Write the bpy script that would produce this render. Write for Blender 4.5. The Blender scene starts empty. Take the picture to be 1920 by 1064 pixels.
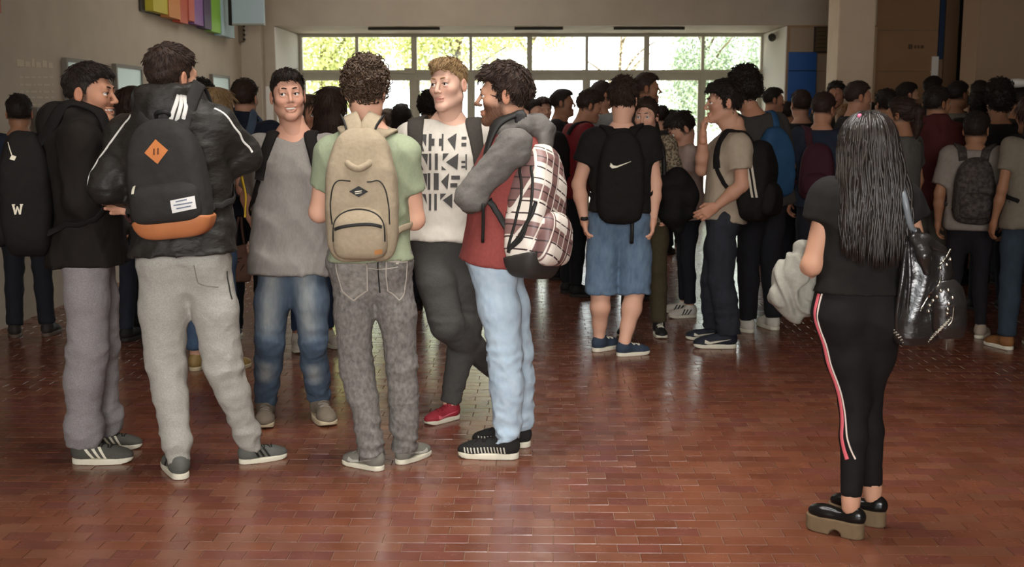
import bpy, bmesh, math, random
import numpy as np
from mathutils import Vector, Matrix
from mathutils.bvhtree import BVHTree

scene = bpy.context.scene
COL = scene.collection
# ------------------------------------------------------------------ camera
W, H, F, CAMH = 1920, 1064, 2200.0, 1.49
TH = math.atan(317 / F)                       # tilt down
PS = math.atan(40 / F * math.cos(TH))         # slight turn to the left
cf = np.array([-math.sin(PS) * math.cos(TH), math.cos(PS) * math.cos(TH), -math.sin(TH)])
cr = np.array([math.cos(PS), math.sin(PS), 0.0])
cu = np.cross(cr, cf)
cam_d = bpy.data.cameras.new('camera')
cam = bpy.data.objects.new('camera', cam_d)
COL.objects.link(cam)
cam_d.sensor_width = 36.0
cam_d.lens = 36.0 * F / W
cam_d.clip_end = 300
cam_d.dof.use_dof = True
cam_d.dof.focus_distance = 5.2
cam_d.dof.aperture_fstop = 5.6
mw = Matrix.Identity(4)
for i in range(3):
    mw[i][0], mw[i][1], mw[i][2] = cr[i], cu[i], -cf[i]
mw[2][3] = CAMH
cam.matrix_world = mw
scene.camera = cam
C0 = np.array([0, 0, CAMH])

def at(px, py, Y):
    d = cf + cr * (px - 960) / F + cu * (532 - py) / F
    return C0 + d * (Y / d[1])

def gnd(px, py):
    d = cf + cr * (px - 960) / F + cu * (532 - py) / F
    return C0 + d * (-CAMH / d[2])

# ------------------------------------------------------------------ world, sun, exposure
vs = scene.view_settings
vs.view_transform = 'Standard'
vs.look = 'None'
vs.exposure = 0.0
vs.gamma = 1.0
vs.use_curve_mapping = False
world = bpy.data.worlds.new('world')
scene.world = world
world.use_nodes = True
wn = world.node_tree.nodes
bgn = wn['Background']
bgn.inputs[0].default_value = (0.93, 0.97, 1.0, 1)
bgn.inputs[1].default_value = 5.5
sun_d = bpy.data.lights.new('sun', 'SUN')
sun_d.energy = 9.0
sun_d.angle = 0.02
sun_d.color = (1, .95, .84)
sun = bpy.data.objects.new('sun', sun_d)
sun.rotation_euler = (math.radians(38), 0, math.radians(-35))
COL.objects.link(sun)

def area(name, loc, rot, sx, sy, power, color=(1, 1, 1)):
    l = bpy.data.lights.new(name, 'AREA')
    l.shape = 'RECTANGLE'
    l.size, l.size_y = sx, sy
    l.energy = power
    l.color = color
    o = bpy.data.objects.new(name, l)
    o.location = loc
    o.rotation_euler = rot
    COL.objects.link(o)
    return o
R = math.radians
# added fill lamps, all out of view: two overhead, one behind the camera
l1 = area('fill_light_near', (.2, 4.3, 3.9), (0, 0, 0), 2.6, 2.2, 74, (1, .97, .93))  # added overhead fill for the front group, narrowed so the sides fall off
l1.data.spread = R(98)
area('fill_light_far', (-1.2, 12.4, 3.9), (0, 0, 0), 3.0, 4.0, 70, (1, .96, .9))  # second added fill, lifts the far beam and wall
l2 = area('fill_light_front', (.35, -2.8, 2.1), (R(82), 0, R(3)), 2.4, 2.6, 66, (1, .98, .95))  # added frontal fill for faces turned to the camera
l2.data.spread = R(68)

# ------------------------------------------------------------------ small maths
def A(*v):
    return np.array(v, dtype=float)
def nrm(v):
    v = np.asarray(v, float)
    return v / (np.linalg.norm(v) + 1e-12)
def lin(c):
    if isinstance(c, str):
        c = [int(c[i:i + 2], 16) / 255 for i in (0, 2, 4)]
    return tuple((x / 12.92 if x <= .04045 else ((x + .055) / 1.055) ** 2.4) for x in c)
def face_dir(phi):
    p = R(phi)
    return A(math.sin(p), math.cos(p), 0), A(math.cos(p), -math.sin(p), 0)

# ------------------------------------------------------------------ materials
MATS = {}
def M(name, col, rough=.85, col2=None, ns=18., nw=.5, bump=0., bs=120., metal=0., attr=False, spec=.3, coat=0.,
      stretch=None, sheen=0., emit=0., alpha=1., trans=0.):
    if name in MATS:
        return MATS[name]
    m = bpy.data.materials.new(name)
    m.use_nodes = True
    nt = m.node_tree
    n, l = nt.nodes, nt.links
    b = n['Principled BSDF']
    c1 = (*lin(col), 1)
    b.inputs['Roughness'].default_value = rough
    b.inputs['Metallic'].default_value = metal
    b.inputs['Specular IOR Level'].default_value = spec
    b.inputs['Coat Weight'].default_value = coat
    b.inputs['Sheen Weight'].default_value = sheen
    b.inputs['Base Color'].default_value = c1
    out = None
    if col2 is not None or bump:
        tc = n.new('ShaderNodeTexCoord')
        src = tc.outputs['Object']
        if stretch:
            mp = n.new('ShaderNodeMapping')
            mp.inputs['Scale'].default_value = stretch
            l.new(src, mp.inputs[0])
            src = mp.outputs[0]
    if col2 is not None:
        nz = n.new('ShaderNodeTexNoise')
        nz.inputs['Scale'].default_value = ns
        nz.inputs['Detail'].default_value = 4
        l.new(src, nz.inputs['Vector'])
        rp = n.new('ShaderNodeValToRGB')
        rp.color_ramp.elements[0].position = .5 - nw * .5
        rp.color_ramp.elements[1].position = .5 + nw * .5
        rp.color_ramp.elements[0].color = c1
        rp.color_ramp.elements[1].color = (*lin(col2), 1)
        l.new(nz.outputs[0], rp.inputs[0])
        out = rp.outputs[0]
    if attr:
        at_ = n.new('ShaderNodeAttribute')
        at_.attribute_name = 'Col'
        mx = n.new('ShaderNodeMix')
        mx.data_type = 'RGBA'
        mx.blend_type = 'MULTIPLY'
        mx.inputs[0].default_value = 1
        if out is not None:
            l.new(out, mx.inputs[6])
        else:
            mx.inputs[6].default_value = c1
        l.new(at_.outputs['Color'], mx.inputs[7])
        out = mx.outputs[2]
    if out is not None:
        l.new(out, b.inputs['Base Color'])
    if bump:
        n2 = n.new('ShaderNodeTexNoise')
        n2.inputs['Scale'].default_value = bs
        n2.inputs['Detail'].default_value = 3
        l.new(src, n2.inputs['Vector'])
        bp = n.new('ShaderNodeBump')
        bp.inputs['Strength'].default_value = bump
        bp.inputs['Distance'].default_value = .01
        l.new(n2.outputs[0], bp.inputs['Height'])
        l.new(bp.outputs[0], b.inputs['Normal'])
    if trans:
        b.inputs['Transmission Weight'].default_value = trans
    MATS[name] = m
    return m

# ------------------------------------------------------------------ object helpers
def add_obj(name, me, mat=None, parent=None, loc=None):
    o = bpy.data.objects.new(name, me)
    COL.objects.link(o)
    if mat is not None:
        if len(me.materials) == 0:
            me.materials.append(mat)
        elif me.materials[0] != mat:
            o.material_slots[0].link = 'OBJECT'
            o.material_slots[0].material = mat
    if parent is not None:
        o.parent = parent
    if loc is not None:
        o.location = loc
    return o

def np_mesh(name, V, Fq, col=None, smooth=True):
    """V (n,3), Fq (m,4) or (m,3)"""
    V = np.asarray(V, np.float32)
    Fq = np.asarray(Fq, np.int32)
    me = bpy.data.meshes.new(name)
    n, m, k = len(V), len(Fq), Fq.shape[1]
    me.vertices.add(n)
    me.vertices.foreach_set('co', V.ravel())
    me.loops.add(m * k)
    me.loops.foreach_set('vertex_index', Fq.ravel())
    me.polygons.add(m)
    me.polygons.foreach_set('loop_start', np.arange(0, m * k, k, dtype=np.int32))
    me.polygons.foreach_set('use_smooth', np.full(m, smooth, dtype=bool))
    if col is not None:
        a = me.color_attributes.new('Col', 'FLOAT_COLOR', 'POINT')
        c4 = np.ones((n, 4), np.float32)
        c4[:, :3] = col
        a.data.foreach_set('color', c4.ravel())
    me.update(calc_edges=True)
    me.validate()
    return me

def props(o, label=None, cat=None, group=None, kind=None):
    if label: o['label'] = label
    if cat: o['category'] = cat
    if group: o['group'] = group
    if kind: o['kind'] = kind
    return o

def empty(name, loc, label=None, cat=None, group=None):
    o = bpy.data.objects.new(name, None)
    o.empty_display_size = .1
    o.location = loc
    COL.objects.link(o)
    return props(o, label, cat, group)

class MB:
    """collects boxes / prisms into one mesh"""
    def __init__(s):
        s.v, s.f = [], []
    def box(s, lo, hi):
        i = len(s.v)
        (a, b, c), (d, e, f) = lo, hi
        s.v += [(a, b, c), (d, b, c), (d, e, c), (a, e, c), (a, b, f), (d, b, f), (d, e, f), (a, e, f)]
        s.f += [tuple(i + j for j in q) for q in ((0, 3, 2, 1), (4, 5, 6, 7), (0, 1, 5, 4), (1, 2, 6, 5), (2, 3, 7, 6), (3, 0, 4, 7))]
        return s
    def quad(s, *p):
        i = len(s.v)
        s.v += [tuple(q) for q in p]
        s.f.append(tuple(range(i, i + len(p))))
        return s
    def build(s, name, mat, parent=None, loc=None, smooth=False, bevel=0):
        me = bpy.data.meshes.new(name)
        me.from_pydata(s.v, [], s.f)
        if bevel:
            bm = bmesh.new()
            bm.from_mesh(me)
            bmesh.ops.bevel(bm, geom=bm.edges[:], offset=bevel, segments=2, affect='EDGES')
            bm.to_mesh(me)
            bm.free()
        if smooth:
            me.polygons.foreach_set('use_smooth', [True] * len(me.polygons))
        return add_obj(name, me, mat, parent, loc)

def sphere_mesh(name, r, seg=16, rings=10, sc=(1, 1, 1)):
    V, Q = [], []
    for i in range(rings + 1):
        t = math.pi * i / rings
        for j in range(seg):
            p = 2 * math.pi * j / seg
            V.append((r * sc[0] * math.sin(t) * math.cos(p), r * sc[1] * math.sin(t) * math.sin(p), r * sc[2] * math.cos(t)))
    for i in range(rings):
        for j in range(seg):
            a, b = i * seg + j, i * seg + (j + 1) % seg
            Q.append((a, a + seg, b + seg, b))
    return np.array(V), np.array(Q)

def catmull(P, n):
    P = np.asarray(P, float)
    if len(P) == 2:
        return P[0] + (P[1] - P[0]) * np.linspace(0, 1, n)[:, None]
    Q = np.vstack([2 * P[0] - P[1], P, 2 * P[-1] - P[-2]])
    out = []
    m = len(P) - 1
    for u in np.linspace(0, m, n):
        i = min(int(u), m - 1)
        t = u - i
        a, b, c, d = Q[i], Q[i + 1], Q[i + 2], Q[i + 3]
        out.append(.5 * ((2 * b) + (c - a) * t + (2 * a - 5 * b + 4 * c - d) * t * t + (3 * b - a - 3 * c + d) * t ** 3))
    return np.array(out)

def sweep(paths, radii, sides=3, ref=None):
    """paths (n,m,3) ; radii (m,) or (n,m) -> V, quads (capped by taper)"""
    P = np.asarray(paths, float)
    n, m, _ = P.shape
    rad = np.broadcast_to(np.asarray(radii, float), (n, m))
    T = np.gradient(P, axis=1)
    T /= np.linalg.norm(T, axis=2, keepdims=True) + 1e-9
    if ref is None:
        ref = A(.31, .22, .93)
    B = np.cross(T, np.broadcast_to(ref, T.shape))
    B /= np.linalg.norm(B, axis=2, keepdims=True) + 1e-9
    N = np.cross(B, T)
    V = np.zeros((n, m, sides, 3))
    for k in range(sides):
        a = 2 * math.pi * k / sides
        V[:, :, k] = P + rad[..., None] * (math.cos(a) * N + math.sin(a) * B)
    idx = np.arange(n * m * sides).reshape(n, m, sides)
    q = []
    for k in range(sides):
        k2 = (k + 1) % sides
        q.append(np.stack([idx[:, :-1, k], idx[:, :-1, k2], idx[:, 1:, k2], idx[:, 1:, k]], -1).reshape(-1, 4))
    caps = []
    if sides == 4:
        caps = [idx[:, 0, ::-1].reshape(-1, 4), idx[:, -1, :].reshape(-1, 4)]
    return V.reshape(-1, 3), np.vstack(q + caps)

def tube(name, pts, r, mat, parent, n=12, sides=8):
    P = catmull(pts, n)
    V, Q = sweep(P[None], np.full(n, r) if np.isscalar(r) else np.interp(np.linspace(0, 1, n), np.linspace(0, 1, len(r)), r), sides)
    i = len(V)
    me_v = np.vstack([V, P[:1], P[-1:]])
    tri = []
    for k in range(sides):
        k2 = (k + 1) % sides
        tri.append((k2, k, i, i))
        tri.append(((n - 1) * sides + k, (n - 1) * sides + k2, i + 1, i + 1))
    me = bpy.data.meshes.new(name)
    me.from_pydata(me_v.tolist(), [], [tuple(q) for q in Q.tolist()] + [tuple(t[:3]) for t in tri])
    me.polygons.foreach_set('use_smooth', [True] * len(me.polygons))
    return add_obj(name, me, mat, parent)

# ------------------------------------------------------------------ signed-distance modeller
def smin(a, b, k):
    hh = np.maximum(k - np.abs(a - b), 0)
    return np.minimum(a, b) - hh * hh * (.25 / k)

class S:
    def __init__(s):
        s.ops = []
    def cap(s, a, b, ra, rb=None, k=.02, op='u', flat=False):
        a, b = np.asarray(a, float), np.asarray(b, float)
        rb = ra if rb is None else rb
        ab = b - a
        L = np.linalg.norm(ab) + 1e-9
        u = ab / L
        r = max(ra, rb)
        def f(X, Y, Z):
            x, y, z = X - a[0], Y - a[1], Z - a[2]
            t = x * u[0] + y * u[1] + z * u[2]
            tc = np.clip(t, 0, L)
            d = np.sqrt((x - tc * u[0]) ** 2 + (y - tc * u[1]) ** 2 + (z - tc * u[2]) ** 2) - (ra + (rb - ra) / L * tc)
            if flat:
                d = np.maximum(d, t - L)
            return d
        s.ops.append((op, k, f, np.minimum(a, b) - r, np.maximum(a, b) + r))
        return s
    def chain(s, pts, rad, k=.02, **kw):
        for i in range(len(pts) - 1):
            s.cap(pts[i], pts[i + 1], rad[i], rad[i + 1], k, **kw)
        return s
    def ell(s, c, r, Rm=None, k=.02, op='u'):
        c, r = np.asarray(c, float), np.asarray(r, float)
        Rm = np.eye(3) if Rm is None else np.asarray(Rm)      # columns = local axes
        ext = np.sqrt(((Rm * r[None, :]) ** 2).sum(1))
        mr = r.min()
        def f(X, Y, Z):
            x, y, z = X - c[0], Y - c[1], Z - c[2]
            q = 0
            g = 0
            for j in range(3):
                e = (x * Rm[0, j] + y * Rm[1, j] + z * Rm[2, j]) / r[j]
                q = q + e * e
                g = g + (e / r[j]) ** 2
            q0 = np.sqrt(q)
            return q0 * (q0 - 1) / (np.sqrt(g) + 1e-6)
        s.ops.append((op, k, f, c - ext, c + ext))
        return s
    def loft(s, p0, w, xa0, xa1, tt, aa, bb, yo=None, k=.03, p=2.4, op='u', xo=None, flat=True):
        p0, w = np.asarray(p0, float), nrm(w)
        tt, aa, bb = map(lambda q: np.asarray(q, float), (tt, aa, bb))
        yo = np.zeros_like(tt) if yo is None else np.asarray(yo, float)
        xo = np.zeros_like(tt) if xo is None else np.asarray(xo, float)
        xa0 = nrm(xa0 - w * np.dot(xa0, w))
        xa1 = nrm(xa1 - w * np.dot(xa1, w))
        r = max(aa.max(), bb.max()) + max(abs(yo).max(), abs(xo).max())
        e0, e1 = p0 + w * tt[0], p0 + w * tt[-1]
        def f(X, Y, Z):
            x, y, z = X - p0[0], Y - p0[1], Z - p0[2]
            t = x * w[0] + y * w[1] + z * w[2]
            fr = np.clip((t - tt[0]) / (tt[-1] - tt[0]), 0, 1)
            xx = [xa0[i] * (1 - fr) + xa1[i] * fr for i in range(3)]
            nn = np.sqrt(xx[0] ** 2 + xx[1] ** 2 + xx[2] ** 2)
            xx = [q / nn for q in xx]
            u = x * xx[0] + y * xx[1] + z * xx[2]
            yy = (w[1] * xx[2] - w[2] * xx[1], w[2] * xx[0] - w[0] * xx[2], w[0] * xx[1] - w[1] * xx[0])
            v = x * yy[0] + y * yy[1] + z * yy[2]
            a = np.interp(t, tt, aa)
            b = np.interp(t, tt, bb)
            u = u - np.interp(t, tt, xo)
            v = v - np.interp(t, tt, yo)
            q = (np.abs(u / a) ** p + np.abs(v / b) ** p) ** (1 / p)
            d = (q - 1) * np.minimum(a, b)
            return np.maximum(d, np.maximum(tt[0] - t, t - tt[-1])) if flat else d
        s.ops.append((op, k, f, np.minimum(e0, e1) - r, np.maximum(e0, e1) + r))
        return s
    def fn(s, f, lo, hi, k=.02, op='u'):
        s.ops.append((op, k, f, np.asarray(lo, float), np.asarray(hi, float)))
        return s
    def build(s, h, disp=None):
        us = [o for o in s.ops if o[0] == 'u']
        lo = np.min([o[3] for o in us], 0) - 3 * h - .012
        hi = np.max([o[4] for o in us], 0) + 3 * h + .012
        n = np.ceil((hi - lo) / h).astype(int) + 1
        ax = [(lo[i] + h * np.arange(n[i])).astype(np.float32) for i in range(3)]
        D = np.full(n, 1.0, np.float32)
        for op, k, f, l, u in s.ops:
            if op == 'i':
                D = np.maximum(D, f(ax[0][:, None, None], ax[1][None, :, None], ax[2][None, None, :]))
                continue
            m = k + 2.5 * h
            i0 = np.clip(np.floor((l - m - lo) / h).astype(int), 0, n - 1)
            i1 = np.clip(np.ceil((u + m - lo) / h).astype(int) + 1, 1, n)
            if np.any(i1 <= i0):
                continue
            sl = tuple(slice(i0[i], i1[i]) for i in range(3))
            d = f(ax[0][sl[0]][:, None, None], ax[1][sl[1]][None, :, None], ax[2][sl[2]][None, None, :]).astype(np.float32)
            if op == 'u':
                D[sl] = smin(D[sl], d, k)
            elif op == 's':
                D[sl] = -smin(-D[sl], d, k)
        if disp is not None:
            ii = np.nonzero(np.abs(D) < .05)
            D[ii] += disp(ax[0][ii[0]], ax[1][ii[1]], ax[2][ii[2]]).astype(np.float32)
        return surfnet(D, lo, h)

_CO = np.array([(i, j, k) for i in (0, 1) for j in (0, 1) for k in (0, 1)])
_ED = [(a, b) for a in range(8) for b in range(a + 1, 8) if np.abs(_CO[a] - _CO[b]).sum() == 1]
def surfnet(D, lo, h):
    I = D < 0
    n = np.array(D.shape)
    c = np.zeros(n - 1, np.int8)
    for o in _CO:
        c += I[o[0]:n[0] - 1 + o[0], o[1]:n[1] - 1 + o[1], o[2]:n[2] - 1 + o[2]]
    act = (c > 0) & (c < 8)
    ijk = np.argwhere(act)
    if len(ijk) == 0:
        return np.zeros((0, 3)), np.zeros((0, 4), int)
    idm = np.full(n - 1, -1, np.int64)
    idm[act] = np.arange(len(ijk))
    vals = np.stack([D[ijk[:, 0] + o[0], ijk[:, 1] + o[1], ijk[:, 2] + o[2]] for o in _CO], 1)
    ps = np.zeros((len(ijk), 3))
    cnt = np.zeros(len(ijk))
    for a, b in _ED:
        va, vb = vals[:, a], vals[:, b]
        m = (va < 0) != (vb < 0)
        t = np.where(m, va / np.where(m, va - vb, 1), 0)
        ps += m[:, None] * (_CO[a] + t[:, None] * (_CO[b] - _CO[a]))
        cnt += m
    V = lo + h * (ijk + ps / cnt[:, None])
    Fs = []
    for axn in range(3):
        sa = [slice(None)] * 3
        sb = [slice(None)] * 3
        sa[axn], sb[axn] = slice(0, -1), slice(1, None)
        A_, B_ = I[tuple(sa)], I[tuple(sb)]
        e = np.argwhere(A_ != B_)
        o1, o2 = (axn + 1) % 3, (axn + 2) % 3
        e = e[(e[:, o1] > 0) & (e[:, o2] > 0) & (e[:, o1] < n[o1] - 1) & (e[:, o2] < n[o2] - 1)]
        if len(e) == 0:
            continue
        def g(d1, d2):
            q = e.copy()
            q[:, o1] += d1
            q[:, o2] += d2
            return idm[q[:, 0], q[:, 1], q[:, 2]]
        q = np.stack([g(-1, -1), g(0, -1), g(0, 0), g(-1, 0)], 1)
        ins = A_[e[:, 0], e[:, 1], e[:, 2]]
        q[~ins] = q[~ins][:, ::-1]
        Fs.append(q)
    Q = np.vstack(Fs)
    Q = Q[(Q >= 0).all(1)]
    return V, Q

def snoise(seed, freq, n=5):
    r = np.random.RandomState(seed)
    K = r.normal(size=(n, 3))
    K /= np.linalg.norm(K, axis=1, keepdims=True)
    K *= freq * r.uniform(.6, 1.5, (n, 1)) * 2 * math.pi
    ph = r.uniform(0, 6.28, n)
    def f(x, y, z):
        s = 0
        for i in range(n):
            s = s + np.sin(K[i, 0] * x + K[i, 1] * y + K[i, 2] * z + ph[i])
        return s / n ** .5
    return f

def bvh_of(V, Q):
    return BVHTree.FromPolygons([tuple(v) for v in V.tolist()], [tuple(q) for q in Q.tolist()])

def ribbon(name, bvh, pts, width, mat, parent, off=.003, thick=.004, n=24, snap=True):
    """a strap or stripe that hugs a surface"""
    P = catmull(pts, n)
    N = np.zeros_like(P)
    if snap:
        for i in range(n):
            hit = bvh.find_nearest(Vector(P[i]))
            if hit[0] is not None:
                N[i] = hit[1]
                P[i] = np.array(hit[0]) + np.array(hit[1]) * off
        for _ in range(2):
            N[1:-1] = (N[:-2] + N[1:-1] + N[2:]) / 3
            P[1:-1] = (P[:-2] + 2 * P[1:-1] + P[2:]) / 4
    else:
        for i in range(n):
            hit = bvh.find_nearest(Vector(P[i]))
            N[i] = P[i] - np.array(hit[0])
    return flat_ribbon(name, P, N, width, mat, parent, thick)

def flat_ribbon(name, P, N, width, mat, parent, thick=.004):
    n = len(P)
    N = np.broadcast_to(np.asarray(N, float), P.shape).copy()
    N /= np.linalg.norm(N, axis=1, keepdims=True) + 1e-9
    T = np.gradient(P, axis=0)
    T /= np.linalg.norm(T, axis=1, keepdims=True) + 1e-9
    Sd = np.cross(T, N)
    Sd /= np.linalg.norm(Sd, axis=1, keepdims=True) + 1e-9
    w = (np.interp(np.linspace(0, 1, n), np.linspace(0, 1, len(width)), width) if np.ndim(width) else np.full(n, width))[:, None] / 2
    ring = np.stack([P - Sd * w - N * thick, P - Sd * w + N * thick * .3, P - Sd * w * .6 + N * thick, P + Sd * w * .6 + N * thick, P + Sd * w + N * thick * .3, P + Sd * w - N * thick], 1)
    idx = np.arange(n * 6).reshape(n, 6)
    Q = [np.stack([idx[:-1, k], idx[:-1, (k + 1) % 6], idx[1:, (k + 1) % 6], idx[1:, k]], -1) for k in range(6)]
    e = idx[[0, -1]]
    Q.append(np.array([e[0, [0, 1, 4, 5]], e[0, [1, 2, 3, 4]], e[1, [5, 4, 1, 0]], e[1, [4, 3, 2, 1]]]))
    me = np_mesh(name, ring.reshape(-1, 3), np.vstack(Q)[:, ::-1])
    return add_obj(name, me, mat, parent)

def decal(name, bvh, org, ux, uy, quads, mat, parent, off=.002, step=.012, thick=0.0):
    """quads of (u,v) metres in the plane org,ux,uy thrown along -(ux x uy) onto the surface"""
    dv = -np.cross(ux, uy)
    V, Q = [], []
    for qd in quads:
        q = np.array(qd if len(qd) == 4 else list(qd) + [qd[-1]], float)
        L1 = max(np.linalg.norm(q[1] - q[0]), np.linalg.norm(q[2] - q[3]))
        L2 = max(np.linalg.norm(q[3] - q[0]), np.linalg.norm(q[2] - q[1]))
        n1, n2 = max(1, int(L1 / step)), max(1, int(L2 / step))
        base = len(V)
        ok = True
        for i in range(n1 + 1):
            for j in range(n2 + 1):
                s_, t_ = i / n1, j / n2
                uv = (q[0] * (1 - s_) + q[1] * s_) * (1 - t_) + (q[3] * (1 - s_) + q[2] * s_) * t_
                o = org + ux * uv[0] + uy * uv[1]
                hit = bvh.ray_cast(Vector(o - dv * .4), Vector(dv), .9)
                if hit[0] is None:
                    ok = False
                    V.append(np.array(o))
                else:
                    V.append(np.array(hit[0]) + np.array(hit[1]) * off)
        if not ok:
            del V[base:]
            continue
        for i in range(n1):
            for j in range(n2):
                a = base + i * (n2 + 1) + j
                Q.append((a, a + n2 + 1, a + n2 + 2, a + 1))
    if not Q:
        return None
    me = np_mesh(name, np.array(V), np.array(Q), smooth=False)
    return add_obj(name, me, mat, parent)
# ================================================================== THE PLACE
rng = random.Random(7)
nr = np.random.RandomState(7)
XL, YF, YW, ZC, XR, YB = -3.72, 15.4, 17.0, 4.0, 8.6, -3.4
m_wall = M('wall_paint', 'b5a794', .8, 'a99b88', 3., .6, bump=.05, bs=60)
m_wallr = M('wall_panel_paint', '9a7c5e', .75, '8f7256', 2., .6, bump=.04, bs=40)
m_white = M('white_plaster', 'e4e0d6', .8)
m_alu = M('window_frame_grey', 'c4bea6', .45, 'b5af98', 8., .5)
m_dark = M('dark_gap', '1c1712', .9)
m_blue = M('blue_door_paint', '1f4f8f', .45, '235594', 4., .5)
m_ceil = M('ceiling_paint', 'cfc8bb', .9)
m_grout = M('grout', '94745f', .85, '75584a', 5., .5)

def zpx(py, Y, px=1000):
    return at(px, py, Y)[2]
def xpx(px, Y, py=100):
    return at(px, py, Y)[0]

def struct(o):
    o['kind'] = 'structure'
    return o
def sbox(name, lo, hi, mat, parent=None, bevel=0):
    return struct(MB().box(lo, hi).build(name, mat, parent, bevel=bevel))

floor = sbox('floor', (XL, YB, -.12), (XR, YW + .2, -.004), m_grout)
sbox('ceiling', (XL - .2, YB - .2, ZC), (XR + .2, YW + .4, ZC + .2), m_ceil)
wall_left = sbox('wall_left', (XL - .2, YB, -.12), (XL, YF + .3, ZC), m_wall)
wall_right = sbox('wall_right', (XR, YB, -.12), (XR + .2, YW + .2, ZC), m_wallr)
wb = MB()
wb.box((XL, YB - .2, -.12), (-3.4, YB, ZC)).box((.2, YB - .2, -.12), (XR, YB, ZC)).box((-3.4, YB - .2, 3.4), (.2, YB, ZC)).box((-3.4, YB - .2, -.12), (.2, YB, .4))
struct(wb.build('wall_back', m_wall))

# floor tiles ------------------------------------------------------
def tile_mat(name, use_attr):
    m = bpy.data.materials.new(name)
    m.use_nodes = True
    n, l = m.node_tree.nodes, m.node_tree.links
    b = n['Principled BSDF']
    a = n.new('ShaderNodeAttribute')
    a.attribute_name = 'Col'
    tc = n.new('ShaderNodeTexCoord')
    nz = n.new('ShaderNodeTexNoise')
    nz.inputs['Scale'].default_value = 5.5
    nz.inputs['Detail'].default_value = 5
    geo = n.new('ShaderNodeNewGeometry')
    l.new(geo.outputs['Position'], nz.inputs['Vector'])
    mr = n.new('ShaderNodeMapRange')
    mr.inputs[1].default_value = .3
    mr.inputs[2].default_value = .7
    mr.inputs[3].default_value = .84
    mr.inputs[4].default_value = 1.12
    l.new(nz.outputs[0], mr.inputs[0])
    mx = n.new('ShaderNodeMix')
    mx.data_type = 'RGBA'
    mx.blend_type = 'MULTIPLY'
    mx.inputs[0].default_value = 1
    l.new(a.outputs['Color'], mx.inputs[6])
    l.new(mr.outputs[0], mx.inputs[7])
    l.new(mx.outputs[2], b.inputs['Base Color'])
    mr2 = n.new('ShaderNodeMapRange')
    mr2.inputs[1].default_value = .3
    mr2.inputs[2].default_value = .7
    mr2.inputs[3].default_value = .15
    mr2.inputs[4].default_value = .30
    nz2 = n.new('ShaderNodeTexNoise')
    nz2.inputs['Scale'].default_value = 14
    nz2.inputs['Detail'].default_value = 4
    l.new(geo.outputs['Position'], nz2.inputs['Vector'])
    l.new(nz2.outputs[0], mr2.inputs[0])
    l.new(mr2.outputs[0], b.inputs['Roughness'])
    bp = n.new('ShaderNodeBump')
    bp.inputs['Strength'].default_value = .05
    bp.inputs['Distance'].default_value = .01
    l.new(nz2.outputs[0], bp.inputs['Height'])
    l.new(bp.outputs[0], b.inputs['Normal'])
    b.inputs['Specular IOR Level'].default_value = .55
    return m
m_tile = tile_mat('terracotta_tile', True)
TW, TD, JT = .150, .083, .0028
def tile_cols():
    c = np.array(lin(rng.choice(['70412e', '754531', '6a3c2b', '6e3f33', '784b38', '6d4230'])))
    return c * rng.uniform(.92, 1.07)
def tile_geo(x0, x1, y0, y1, z=0.0, tilt=0.):
    b = .0009
    v = [(x0 + b, y0 + b, z), (x1 - b, y0 + b, z + tilt), (x1 - b, y1 - b, z + tilt), (x0 + b, y1 - b, z),
         (x0, y0, z - .002), (x1, y0, z - .002), (x1, y1, z - .002), (x0, y1, z - .002)]
    f = [(0, 1, 2, 3), (4, 5, 1, 0), (5, 6, 2, 1), (6, 7, 3, 2), (7, 4, 0, 3)]
    return v, f
variants = []
for i in range(14):
    v, f = tile_geo(-TW / 2 + JT / 2, TW / 2 - JT / 2, -TD / 2 + JT / 2, TD / 2 - JT / 2, 0, rng.uniform(-.0008, .0008))
    me = np_mesh('floor_tile', np.array(v), np.array(f), np.broadcast_to(tile_cols(), (8, 3)), smooth=False)
    me.materials.append(m_tile)
    variants.append(me)
cells = []
r0 = int(1.2 / TD)
Y = 0
for r in range(r0, int(YW / TD)):
    yc = r * TD
    hw = 9 if yc > 3.5 else 3.5
    for c in range(int(-hw / TW) - 1, int(hw / TW) + 2):
        xc = (c + (.5 if r % 2 else 0)) * TW + ((r * 7919) % 13 - 6) * .0012
        if XL + .05 < xc < XR - .05:
            cells.append((xc, yc))
def vis(xc, yc):
    d = A(xc, yc, 0) - C0
    z = d @ cf
    px, py = 960 + F * (d @ cr) / z, 532 - F * (d @ cu) / z
    return -40 < px < 1960 and py < 1075
near = [c for c in cells if c[1] > 3.5 and vis(*c)][:300]
nearset = set(near)
for i, (xc, yc) in enumerate(near):
    o = bpy.data.objects.new('tile', variants[(i * 5 + rng.randrange(14)) % 14])
    o.location = (xc, yc, 0)
    o.parent = floor
    COL.objects.link(o)
VV, FF, CC = [], [], []
for (xc, yc) in cells:
    if (xc, yc) in nearset:
        continue
    v, f = tile_geo(xc - TW / 2 + JT / 2, xc + TW / 2 - JT / 2, yc - TD / 2 + JT / 2, yc + TD / 2 - JT / 2, 0, rng.uniform(-.0008, .0008))
    b = len(VV)
    VV += v
    FF += [tuple(q + b for q in ff) for ff in f]
    cc = tile_cols()
    CC += [cc] * 8
o = add_obj('tiles', np_mesh('tiles', np.array(VV), np.array(FF), np.array(CC), smooth=False), m_tile, floor)
o['kind'] = 'stuff'

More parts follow.
